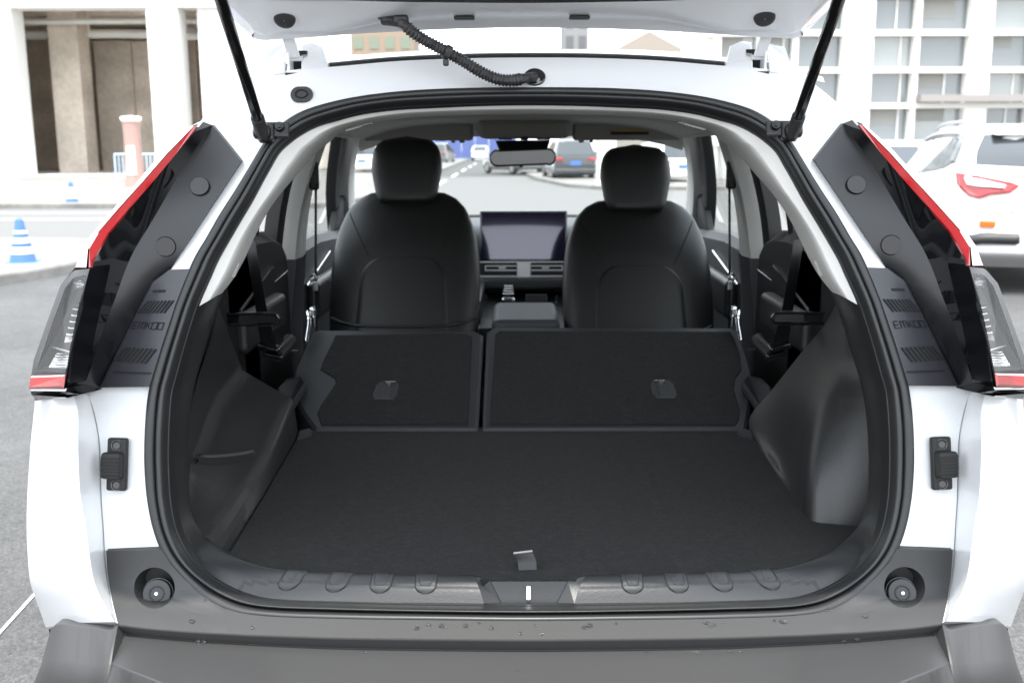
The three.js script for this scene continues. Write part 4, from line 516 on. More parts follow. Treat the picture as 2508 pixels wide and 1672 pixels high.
// dashboard and console
{
  const pr = [[4.9, 1.10], [4.7, 1.128], [4.42, 1.118], [4.30, 1.09], [4.26, 1.03], [4.25, 0.93], [4.22, 0.91], [4.20, 0.88], [4.26, 0.84], [4.40, 0.80], [4.45, 0.5]];
  const rows = [-0.76, -0.4, 0, 0.4, 0.76].map((x) => pr.map(([d, y]) => [x, y - 0.02 * x * x, -d + 0.05 * x * x]));
  const dash = part('dashboard', loft(rows, { cols: 40, sub: 16 }), M.dash);
  part('defroster_edge', rod([[-0.74, 1.128, -4.66], [0, 1.132, -4.70], [0.74, 1.128, -4.66]], 0.008), M.black, dash);
  const sc = part('touch_screen', rbox(0.362, 0.206, 0.014, 0.004, 0.011, 1.083, -4.205, -0.12), M.gloss);
  part('display', rbox(0.352, 0.196, 0.006, 0.003, 0.011, 1.0835, -4.1985, -0.12), M.screen, sc);
  const v = part('centre_vent', rbox(0.37, 0.066, 0.03, 0.006, 0.012, 0.947, -4.20), M.black);
  part('vent_trim', merge([rbox(0.366, 0.006, 0.006, 0.001, 0.012, 0.977, -4.18), rbox(0.366, 0.005, 0.006, 0.001, 0.012, 0.918, -4.18),
    ...[-1, 1].flatMap((s) => [rbox(0.13, 0.005, 0.006, 0.001, 0.012 + s * 0.095, 0.961, -4.178), rbox(0.13, 0.006, 0.006, 0.001, 0.012 + s * 0.095, 0.943, -4.178), rbox(0.005, 0.022, 0.006, 0.001, 0.012 + s * 0.160, 0.952, -4.178), rbox(0.03, 0.007, 0.006, 0.001, 0.012 + s * 0.09, 0.953, -4.176)])]), M.silver, v);
  part('vent_ornament', rbox(0.058, 0.068, 0.02, 0.005, 0.012, 0.946, -4.178), M.silver, v);
  part('console', merge([rbox(0.36, 0.12, 0.9, 0.02, 0.012, 0.76, -3.95), rbox(0.37, 0.05, 0.05, 0.02, 0.012, 0.885, -4.16), box(-0.165, -0.15, 0.8, 0.9, -4.15, -3.6), box(0.172, 0.187, 0.8, 0.9, -4.15, -3.6)]), M.trimSoft);
  part('console_armrest', rbox(0.225, 0.06, 0.40, 0.024, 0.012, 0.862, -3.45), M.dash);
  part('gear_selector', merge([rbox(0.05, 0.048, 0.03, 0.010, -0.05, 0.862, -3.80), ...[0, 1, 2, 3].map((i) => rbox(0.042 - i * 0.003, 0.006, 0.018, 0.002, -0.05, 0.895 + i * 0.010, -3.83)), rbox(0.066, 0.012, 0.03, 0.004, -0.05, 0.834, -3.80)]), M.chrome);
  part('selector_button', rbox(0.034, 0.03, 0.006, 0.006, -0.05, 0.864, -3.783), M.gloss);
  part('phone_tray', rbox(0.082, 0.075, 0.01, 0.004, 0.058, 0.852, -3.86, -0.5), M.edge);
  both('console_strip', () => rod([[-0.135, 0.89, -3.82], [-0.135, 0.862, -3.82]], 0.003), M.chrome);
  part('firewall', merge([box(-0.76, 0.76, 0.3, 1.1, -4.95, -4.9)]), M.black);
  part('cabin_floor', box(-0.78, 0.78, 0.30, 0.36, -4.9, -2.3), M.black);
}
// roof console, visors, inside mirror
{
  const stadium = (w, h, t, x, y, z) => { const r = h * 0.46, a = w / 2 - r, b = h / 2 - r, s = new THREE.Shape(); s.moveTo(-a, -h / 2); s.lineTo(a, -h / 2 + 0.003); s.absarc(a, -b, r, -Math.PI / 2, 0); s.absarc(a, b, r, 0, Math.PI / 2); s.lineTo(-a, h / 2 - 0.003); s.absarc(-a, b, r, Math.PI / 2, Math.PI); s.absarc(-a, -b, r, Math.PI, Math.PI * 1.5); const g = new THREE.ExtrudeGeometry(s, { depth: t, bevelEnabled: true, bevelSize: 0.0015, bevelThickness: 0.0015, bevelSegments: 2, curveSegments: 14 }); g.rotateX(0.05); g.rotateZ(0.02); g.translate(x, y, z); return g; };
  const g = rbox(0.36, 0.075, 0.30, 0.03, 0.012, 1.515, -4.05); part('roof_console', g, M.visor);
  part('console_lamps', merge([rbox(0.05, 0.006, 0.03, 0.002, -0.06, 1.476, -3.93), rbox(0.05, 0.006, 0.03, 0.002, 0.085, 1.476, -3.93), rbox(0.03, 0.012, 0.03, 0.004, 0.012, 1.478, -3.92)]), M.edge);
  for (const [x0, x1, l] of [[-0.63, -0.19, 0], [0.205, 0.64, 1]]) {
    const v = part('sun_visor', rbox(x1 - x0, 0.075, 0.035, 0.015, (x0 + x1) / 2, 1.508, -4.10, 0.25), M.visor);
    part('visor_hinge', merge([rbox(0.02, 0.012, 0.02, 0.004, l ? 0.24 : -0.235, 1.468, -4.10), rbox(0.015, 0.01, 0.02, 0.004, l ? 0.28 : -0.27, 1.467, -4.10)]), M.visor, v);
    if (l) { part('warning_label', rbox(0.15, 0.012, 0.003, 0.001, 0.43, 1.498, -4.078, 0.25), M.edge, v); part('warning_heading', rbox(0.14, 0.005, 0.003, 0.001, 0.43, 1.508, -4.0765, 0.25), std([0.55, 0.36, 0.04], 0.6), v); }
  }
  const m = part('rear_view_mirror', stadium(0.252, 0.062, 0.026, 0.006, 1.407, -3.965), M.black);
  part('mirror_glass', stadium(0.242, 0.052, 0.004, 0.006, 1.407, -3.9345), M.mirror, m);
  part('mirror_mount', merge([slab([[-0.10, 1.472, -4.05], [0.115, 1.474, -4.05], [0.10, 1.43, -4.02], [-0.085, 1.43, -4.02]], [0, 0, -0.08], 0.006), rbox(0.014, 0.012, 0.02, 0.004, 0.0, 1.375, -3.945)]), M.black, m);
}
// pillars, doors and side glass
{
  const beam = (a, b, w, t) => { const A = V(a), B = V(b), n = 10, rows = []; for (let i = 0; i <= n; i++) { const p = A.clone().lerp(B, i / n); const s = Math.sin(i / n * Math.PI) * 0.02; const W = typeof w === 'number' ? w : lerp(w[0], w[1], i / n); rows.push([[p.x + t / 2, p.y, p.z - W / 2], [p.x + t / 2 + 0.01, p.y, p.z], [p.x + t / 2, p.y, p.z + W / 2], [p.x - t / 2, p.y, p.z + W / 2], [p.x - t / 2, p.y, p.z - W / 2]].map((q) => [q[0] - s, q[1], q[2]]).map(V)); } return toCreasedNormals(gridGeo(rows, true), 0.6); };
  both('centre_pillar', () => beam([-0.745, 1.10, -3.26], [-0.625, 1.52, -3.22], [0.16, 0.11], 0.05), M.pillar);
  both('pillar_base', () => beam([-0.76, 0.5, -3.27], [-0.745, 1.10, -3.26], [0.2, 0.16], 0.06), M.dash);
  both('door_frame', () => beam([-0.775, 1.10, -3.10], [-0.66, 1.53, -3.10], 0.09, 0.04), M.trimSoft);
  both('window_divider', () => beam([-0.79, 1.12, -2.88], [-0.672, 1.53, -2.86], 0.035, 0.03), M.trimSoft);
  both('front_door_post', () => beam([-0.79, 1.08, -3.36], [-0.66, 1.53, -3.36], 0.05, 0.04), M.trimSoft);
  both('front_pillar', () => beam([-0.775, 1.08, -4.50], [-0.665, 1.50, -4.02], [0.10, 0.13], 0.06), M.pillar);
  both('front_door_frame', () => beam([-0.80, 1.06, -4.36], [-0.69, 1.52, -3.92], [0.10, 0.07], 0.04), M.trimSoft);
  both('mirror_triangle', () => slab([[-0.765, 1.10, -4.15], [-0.765, 1.10, -4.42], [-0.73, 1.27, -4.3], [-0.745, 1.24, -4.22]], [-0.03, 0, 0], 0.006), M.trimSoft);
  both('roof_rail_lining', () => rod([[-0.63, 1.50, -2.5], [-0.645, 1.51, -3], [-0.65, 1.505, -4.0]], 0.025), M.liner);
  const rd = both('rear_door_trim', () => slab([[-0.735, 1.17, -2.45], [-0.735, 1.205, -2.62], [-0.735, 1.215, -2.8], [-0.735, 1.205, -2.98], [-0.735, 1.18, -3.09], [-0.735, 1.13, -3.16], [-0.735, 0.9, -3.175], [-0.735, 0.40, -3.175], [-0.735, 0.40, -2.45]], [-0.10, 0, 0], 0.03), M.trimSoft);
  const fd = both('front_door_trim', () => slab([[-0.74, 1.12, -3.36], [-0.74, 1.13, -3.7], [-0.74, 1.10, -4.35], [-0.74, 0.4, -4.45], [-0.74, 0.4, -3.36]], [-0.08, 0, 0], 0.025), M.dash);
  rd.forEach((o, i) => { const k = i ? 1 : -1; part('door_accent', merge([rod([[k * 0.731, 1.105, -2.93], [k * 0.731, 1.035, -2.56]], 0.0045), rod([[k * 0.731, 1.072, -3.13], [k * 0.731, 1.06, -2.95]], 0.002)]), M.chrome, o);
    part('armrest', rbox(0.05, 0.10, 0.45, 0.02, k * 0.72, 0.98, -2.72), M.trim, o); });
  fd.forEach((o, i) => { const k = i ? 1 : -1; part('door_accent', rod([[k * 0.733, 1.055, -3.85], [k * 0.733, 0.985, -3.40]], 0.006), M.chrome, o);
    part('armrest', rbox(0.05, 0.14, 0.55, 0.03, k * 0.72, 0.93, -3.7), M.trim, o); });
  both('front_seat_belt', () => merge([loft([[-1, 1].map((s) => [-0.648 + s * 0.008, 1.34, -3.20 + s * 0.02]), [-1, 1].map((s) => [-0.652 + s * 0.008, 1.1, -3.17 + s * 0.02]), [-1, 1].map((s) => [-0.66 + s * 0.008, 0.62, -3.14 + s * 0.02])]), rbox(0.03, 0.09, 0.03, 0.01, -0.655, 1.36, -3.21)]), M.trimSoft);
  both('belt_tongue', () => merge([rod([[-0.668, 1.045, -3.16], [-0.657, 1.055, -3.15], [-0.646, 1.045, -3.14], [-0.657, 1.035, -3.15], [-0.668, 1.045, -3.16]], 0.005), rbox(0.016, 0.03, 0.01, 0.003, -0.65, 1.02, -3.14)]), M.steel);
  // glass
  const gl = (a, b, c, d) => loft([[a, d], [b, c]], {});
  both('rear_door_window', () => gl([-0.865, 1.15, -2.45], [-0.868, 1.12, -3.2], [-0.68, 1.58, -3.2], [-0.665, 1.56, -2.45]), M.glass);
  both('front_door_window', () => gl([-0.868, 1.11, -3.3], [-0.86, 1.07, -4.5], [-0.69, 1.53, -4.05], [-0.68, 1.58, -3.3]), M.glass);
  part('windscreen', loft([[-0.72, -0.36, 0, 0.36, 0.72].map((x) => [x, 1.06, -5.0 + 0.16 * x * x]), [-0.655, -0.33, 0, 0.33, 0.655].map((x) => [x, 1.56, -4.22 + 0.1 * x * x])], { cols: 14, sub: 4 }), M.glass);
  both('windscreen_pillar', () => beam([-0.80, 1.05, -4.75], [-0.675, 1.56, -4.08], [0.12, 0.10], 0.06), M.paint);
  const gi = both('quarter_window', () => gl([-0.80, 1.2, -2.08], [-0.862, 1.16, -2.4], [-0.67, 1.53, -2.4], [-0.70, 1.40, -2.15]), M.carGlass);
}
// ---------- quarter panels, lamps, bumper, tailgate
{
  // black inner panels beside the opening
  const A = P.matI, B = P.matO;
  const mats = both('quarter_panel', () => merge([loft([A.map((p) => [p[0], p[1], p[2] - 0.012]), A], { cols: 40 }), loft([A, blend(A, B, 0.5), B], { cols: 40, sub: 8 }), slab([A[0], B[0], [B[0][0], B[0][1] + 0.001, B[0][2] - 0.02], [A[0][0], A[0][1] + 0.001, A[0][2] - 0.02]], [0, -0.001, -0.001], 0.0002)]), M.panel);
  mats.forEach((o) => { o.userData.label = 'satin black panel beside the tailgate opening'; });
  // round bolt covers
  const bolt = (t, u) => { const i = t * (A.length - 1), a = Math.floor(i), f = i - a, q = (l) => V(l[a]).lerp(V(l[a + 1]), f); const p = q(A).lerp(q(B), u); const d1 = V(A[a + 1]).sub(V(A[a])), d2 = V(B[a]).sub(V(A[a])); let n = d1.cross(d2).normalize(); if (n.z < 0) n.negate(); return [p, n]; };
  mats.forEach((o, i) => { for (const [t, u] of [[0.135, 0.45], [0.315, 0.40]]) { const [p, n] = bolt(t, u); p.addScaledVector(n, 0.0022); const s = i ? -1 : 1; const g = facing(new THREE.CylinderGeometry(0.0160, 0.0168, 0.0050, 36).rotateX(Math.PI / 2), [s * p.x, p.y, p.z], [s * n.x, n.y, n.z]); part('bolt_cover', g, M.panel, o);
    part('cover_gap', facing(new THREE.TorusGeometry(0.0171, 0.0005, 6, 36), [s * p.x, p.y, p.z].map((v, k) => v - 0.0004 * [s * n.x, n.y, n.z][k]), [s * n.x, n.y, n.z]), M.seam, o); } });
  // gloss side wall of the lamp
  both('lamp_side', () => loft([B, P.wallB], { sub: 2, cols: 40, tension: 'catmullrom' }), M.gloss);
  // lower panel with its print
  const I = P.emI, O = P.emO;
  const emAt = (t, u, h) => { const i = Math.min(t * (I.length - 1), I.length - 1.001), a = Math.floor(i), f = i - a, q = (l) => V(l[a]).lerp(V(l[a + 1]), f); const p = q(O).lerp(q(I), u); return [p.x, p.y + h * 0.25, p.z + h * 0.95]; };
  const lows = both('name_panel', () => merge([loft([O.map((p) => [p[0], p[1], p[2] - 0.012]), O.map((p) => [p[0], p[1] + 0.001, p[2] + 0.002]), blend(O, I, 0.08).map((p) => [p[0], p[1] + 0.002, p[2] + 0.006]), blend(O, I, 0.5).map((p) => [p[0], p[1] + 0.002, p[2] + 0.006]), I.map((p) => [p[0], p[1] + 0.002, p[2] + 0.005])], { crease: 0.6 }), slab([O[6], I[6], [I[6][0], I[6][1], I[6][2] - 0.02], [O[6][0], O[6][1], O[6][2] - 0.02]], [0, 0.001, 0], 0.0002)]), M.satin);
  lows.forEach((o, i) => {
    const s = i ? 1 : -1;   // -1: the panel as traced (x < 0), 1: its mirror image
    const pt = (t, u, h = 0.0085) => { const p = emAt(t, u, h); return [p[0] * -s, p[1], p[2]]; };
    const bar = (q) => slab(q, [0, 0, -0.0016], 0.0001);
    const hatch = [];
    for (let k = 0; k < 8; k++) { const u0 = 0.12 + k * 0.10; hatch.push(bar([pt(0.31, u0 + 0.05), pt(0.31, u0 + 0.095), pt(0.415, u0 + 0.045 - 0.08), pt(0.415, u0 - 0.08)])); }
    for (let k = 0; k < 8; k++) { const u0 = 0.10 + k * 0.10; hatch.push(bar([pt(0.715, u0 + 0.055), pt(0.715, u0 + 0.105), pt(0.815, u0 + 0.05 - 0.07), pt(0.815, u0 - 0.07)])); }
    hatch.push(bar([pt(0.885, 0.15), pt(0.885, 0.95), pt(0.895, 0.95), pt(0.895, 0.15)]));
    hatch.push(bar([pt(0.225, 0.2), pt(0.225, 0.55), pt(0.24, 0.55), pt(0.24, 0.2)]));
    const hp = part('hatch_print', merge(hatch), M.print, o); hp.userData.kind = 'stuff';
    // the word EMKOO in thin square strokes, reading left to right on either side
    const W = (cx, cy) => { const lx = 0.08 + 0.80 * cx; const t = 0.50 + 0.058 * (1 - cy); return pt(t, s < 0 ? lx : 1 - lx - 0.05); };
    const st = []; const L = (x0, y0, x1, y1, w = 0.012) => { const dx = x1 - x0, dy = (y1 - y0) * 0.22, n = Math.hypot(dx, dy), ox = -dy / n * w / 2, oy = dx / n * w / 2 / 0.22; st.push(bar([W(x0 + ox, y0 + oy), W(x1 + ox, y1 + oy), W(x1 - ox, y1 - oy), W(x0 - ox, y0 - oy)])); };
    L(0, 0, 0, 1); L(0, 1, 0.15, 1); L(0, 0.5, 0.13, 0.5); L(0, 0, 0.15, 0);
    L(0.21, 0, 0.21, 1); L(0.21, 1, 0.40, 1); L(0.305, 0, 0.305, 1); L(0.40, 0, 0.40, 1);
    L(0.46, 0, 0.46, 1); L(0.46, 0.45, 0.57, 1); L(0.50, 0.55, 0.59, 0);
    for (const x of [0.63, 0.82]) { L(x, 0, x, 1); L(x, 1, x + 0.16, 1); L(x + 0.16, 1, x + 0.16, 0); L(x + 0.16, 0, x, 0); }
    const tx = part('name_lettering', merge(st), M.print, o); tx.userData.kind = 'stuff';
  });
  // tail lamps
  const fr = P.lampFrame, ln = P.lens;
  const dk = [0.02, 0, -0.16];
  both('tail_lamp', () => merge([
    loft([fr.concat([fr[0]]), ln.concat([ln[0]])].map((r) => r.map((p) => [p[0], p[1], p[2]])), { crease: 0.4 }),
    loft([ln.concat([ln[0]]), ln.concat([ln[0]]).map((p) => [lerp(-0.75, p[0], 0.93), lerp(1.16, p[1], 0.96), p[2] - 0.012])], { crease: 0.4 }),
    loft([fr.concat([fr[0]]), fr.concat([fr[0]]).map((p) => [p[0] + 0.01, p[1], p[2] - 0.06])], { crease: 0.4 })]), M.frame).forEach((lamp, i) => {
    const k = i ? mir : (g) => g;
    lamp.userData.label = 'angular tail lamp with clear centre and red lower lens';
    part('lamp_bowl', k(merge([slab(ln.map((p) => [lerp(-0.75, p[0], 0.95), lerp(1.16, p[1], 0.97), p[2] - 0.045]), [0, 0, -0.01], 0.001), loft([ln.concat([ln[0]]).map((p) => [lerp(-0.75, p[0], 0.96), lerp(1.16, p[1], 0.98), p[2] - 0.004]), ln.concat([ln[0]]).map((p) => [lerp(-0.75, p[0], 0.95), lerp(1.16, p[1], 0.97), p[2] - 0.045])], {})])), M.bowl, lamp);
    for (const r of [P.r1, P.r2, P.r3]) {
      const c = r.reduce((a, p) => [a[0] + p[0] / 4, a[1] + p[1] / 4, a[2] + p[2] / 4], [0, 0, 0]);
      const inn = r.map((p) => [lerp(c[0], p[0], 0.62), lerp(c[1], p[1], 0.72), p[2] - 0.034]), rr = r.map((p) => [p[0], p[1], p[2] - 0.014]);
      const g = [loft([[...rr, rr[0]], [...inn, inn[0]]], { crease: 0.3 }), slab(inn, [0, 0, -0.003], 0.0004)];
      for (let q = 1; q < 6; q++) { const a = q / 6; const l = V(rr[0]).lerp(V(rr[3]), a), m = V(rr[1]).lerp(V(rr[2]), a); g.push(rod([[l.x, l.y, l.z - 0.012], [m.x, m.y, m.z - 0.012]], 0.0013, 5)); }
      part('lamp_reflector', k(merge(g)), M.reflector, lamp);
    }
    part('lamp_bar', k(merge([rod([[ln[8][0] + 0.0, 1.128, ln[8][2] - 0.012], [-0.785, 1.126, -1.632]], 0.0016, 6), rod([[-0.715, 1.232, -1.61], [-0.75, 1.231, -1.648]], 0.0016, 6)])), M.reflector, lamp);
    part('lamp_lens', k(pane(ln.map((p) => [p[0], p[1], p[2] + 0.001]))), M.lens, lamp);
    part('red_strip', k(merge([loft([P.redI.map((p) => [p[0] + 0.001, p[1] - 0.001, p[2] - 0.006]), P.redI, P.redM], { crease: 0.2 }), loft([blend(P.redM, P.redO, 0.18), P.redO, P.redO.map((p) => [p[0] - 0.002, p[1] - 0.004, p[2] - 0.02])], { crease: 0.2 }), slab([P.redI[5], P.redM[5], P.redO[5], P.redO[4], P.redM[4], P.redI[4]], [0, 0, -0.01], 0.0004)])), M.red, lamp);
    part('strip_gap', k(loft([P.redM.map((p) => [p[0], p[1], p[2] - 0.009]), blend(P.redM, P.redO, 0.2).map((p) => [p[0], p[1], p[2] - 0.009])], {})), M.red, lamp);
    part('red_lens', k(slab(P.redB.map((p) => [p[0], p[1], p[2] + 0.003]), [0, 0, -0.02], 0.003)), M.red, lamp);
    part('lamp_foot', k(slab(P.lampBase, [0.01, -0.004, -0.05], 0.002)), M.gloss, lamp);
  });
}
// bumper
{
  const ring = [P.corner0, P.corner1, P.corner2, P.corner3, P.corner4], cc = P.cup[0], hole = P.corner0;
  const wallTop = hole, wallBot = hole.map((v) => [lerp(cc[0], v[0], 0.84), lerp(cc[1], v[1], 0.84) - 0.004, cc[2] - 0.038]);
  const n0 = P.corner4.reduce((m, p, i) => (p[1] > P.corner4[m][1] ? i : m), 0);
  const lipRow = P.corner4.map((p) => [p[0], p[1] + (p[1] > 0.77 ? 0.001 : 0), p[2] - 0.012]);
  const corner = () => loft([...ring, lipRow], { closed: true, crease: 0.7 });
  const corners = both('bumper_corner', () => corner(), M.clad);
  corners.forEach((o, i) => {
    const k = i ? mir : (g) => g;
    part('stop_cup', k(merge([loft([wallTop, blend(wallTop, wallBot, 0.12), wallBot], { closed: true }), slab(wallBot, [0, 0, -0.004], 0.0002)])), M.clad, o);
    const dir = [0.10, 0.42, 1], at = [cc[0] + 0.004, cc[1] - 0.009, cc[2] + 0.002];
    const disc = (r, h, e) => facing(new THREE.LatheGeometry([[0.001, h], [r * 0.9, h], [r, h - 0.002], [r, h - 0.01], [r * 1.05, h - 0.012], [r * 1.05, h - 0.04]].map((q) => new THREE.Vector2(...q)), 40).rotateX(Math.PI / 2), at, dir);
    const st = part('rubber_stop', k(merge([disc(0.0235, 0.002), facing(new THREE.TorusGeometry(0.0115, 0.0012, 8, 36), [at[0] + 0.0003, at[1] + 0.0012, at[2] + 0.0025], dir)])), M.rubber, o);
    part('stop_groove', k(merge([facing(new THREE.TorusGeometry(0.0245, 0.0012, 8, 40), [at[0] - 0.0008, at[1] - 0.003, at[2] - 0.007], dir)])), M.gloss, o);
    part('stop_screw', k(facing(new THREE.CylinderGeometry(0.0028, 0.0028, 0.004, 6).rotateX(Math.PI / 2), [at[0] + 0.0002, at[1] + 0.001, at[2] + 0.0022], dir)), M.chrome, o);
  });
  const half = (l) => { const h = c0(l), r = mx(h).reverse(); return [...h, ...r.slice(1)]; };
  part('bumper_deck', loft([half(P.deckA), half(blend(P.deckA, P.deckB, 0.5)), half(P.deckB)], { cols: 60, sub: 8 }), M.clad);
  const sA = half(P.stepA), sB = half(P.stepB), lo = half(P.lowA);
  const dn = (l, y, z) => l.map((p) => [p[0], y, p[2] + z]);
  part('bumper_step', loft([sA.map((p) => [p[0], p[1] + 0.0005, p[2] - 0.001]), blend(sA, sB, 0.12).map((p) => [p[0], p[1] - 0.001, p[2] + 0.003]), blend(sA, sB, 0.9).map((p) => [p[0], p[1] - 0.002, p[2] - 0.002]), sB], { cols: 80 }), M.clad);
  part('bumper_tread', loft([sB, blend(sB, lo, 0.06), blend(sB, lo, 0.5), blend(sB, lo, 0.94), lo, lo.map((p) => [p[0], p[1] - 0.03, p[2] + 0.006])], { cols: 80 }), M.clad);
  part('bumper_skirt', loft([lo.map((p) => [p[0], p[1] - 0.03, p[2] + 0.006]), dn(lo, 0.42, 0.02), dn(lo, 0.28, -0.08), dn(lo, 0.24, -0.3)], { cols: 40, sub: 10 }), M.clad);
  const T = P.cornT;
  const cladLip = loft([P.cladA.map((p) => [p[0] + 0.012, p[1] + 0.004, p[2] - 0.06]), P.cladA], { cols: 30 });
  const clad = [P.cladA, blend(P.cladA, P.cladB, 0.06).map((p, i) => (i ? [p[0], p[1] + 0.001, p[2] + 0.002] : p)), P.cladB, P.cladC, P.cladC.map((p) => [p[0] + 0.03, 0.40, p[2] - 0.03]), P.cladC.map((p) => [p[0] + 0.08, 0.26, p[2] - 0.12])];
  both('bumper_cladding', () => merge([cladLip, loft(clad, { cols: 40 }), slab([T[0], T[1], T[2]], [-0.012, -0.008, -0.012], 0.0004), loft([P.lowA.slice(0, 6), P.lowA.slice(0, 6).map((p, i) => (i ? [p[0], p[1] - 0.06, p[2] + 0.012] : P.cladC[0]))], { cols: 12 }), loft([P.cladA.slice(6).map((p) => p), P.cladB.slice(6), P.cladC.slice(6)].map((r) => [r[r.length - 1], [r[r.length - 1][0] - 0.05, r[r.length - 1][1], r[r.length - 1][2] - 0.4]]), {})]), M.clad);
  // side stoppers on the white flank
  both('side_stopper', () => rbox(0.034, 0.088, 0.012, 0.004, -0.687, 0.930, -1.615, -0.22, -0.1), M.black).forEach((o, i) => {
    const k = i ? mir : (g) => g, s = i ? 1 : -1;
    part('stopper_block', k(merge([rbox(0.034, 0.044, 0.024, 0.006, -0.691, 0.931, -1.605, -0.22, -0.1)])), M.black, o);
    for (let q = 0; q < 7; q++) part('stopper_rib', k(rbox(0.031, 0.0026, 0.004, 0.001, -0.6915, 0.9155 + q * 0.0052, -1.5885 - q * 0.0012, -0.22, -0.1)), M.black, o);
    for (const y of [0.962, 0.898]) { part('stopper_screw', k(facing(new THREE.CylinderGeometry(0.0058, 0.0062, 0.005, 18).rotateX(Math.PI / 2), [-0.686, y, -1.612 - (y - 0.93) * 0.22 + 0.003], [0.1, 0.22, 1])), M.darkMetal, o);
      part('screw_socket', k(facing(new THREE.TorusGeometry(0.0085, 0.0014, 8, 24), [-0.686, y, -1.612 - (y - 0.93) * 0.22 + 0.003], [0.1, 0.22, 1])), M.gloss, o); }
  });
  // rain drops standing on the bumper, too small and many to be things
  const ds = []; for (const p of [...P.drops, ...P.dropsLow]) { const r = 0.0016 + rnd() * 0.0028; const g = new THREE.SphereGeometry(r, 10, 6); g.scale(1.1 + rnd() * 0.5, 0.5, 1); g.rotateX(0.5); g.translate(p[0], p[1] + 0.0008, p[2]); ds.push(g); }
  const w = part('water_drops', merge(ds), M.water); w.userData.kind = 'stuff';
}
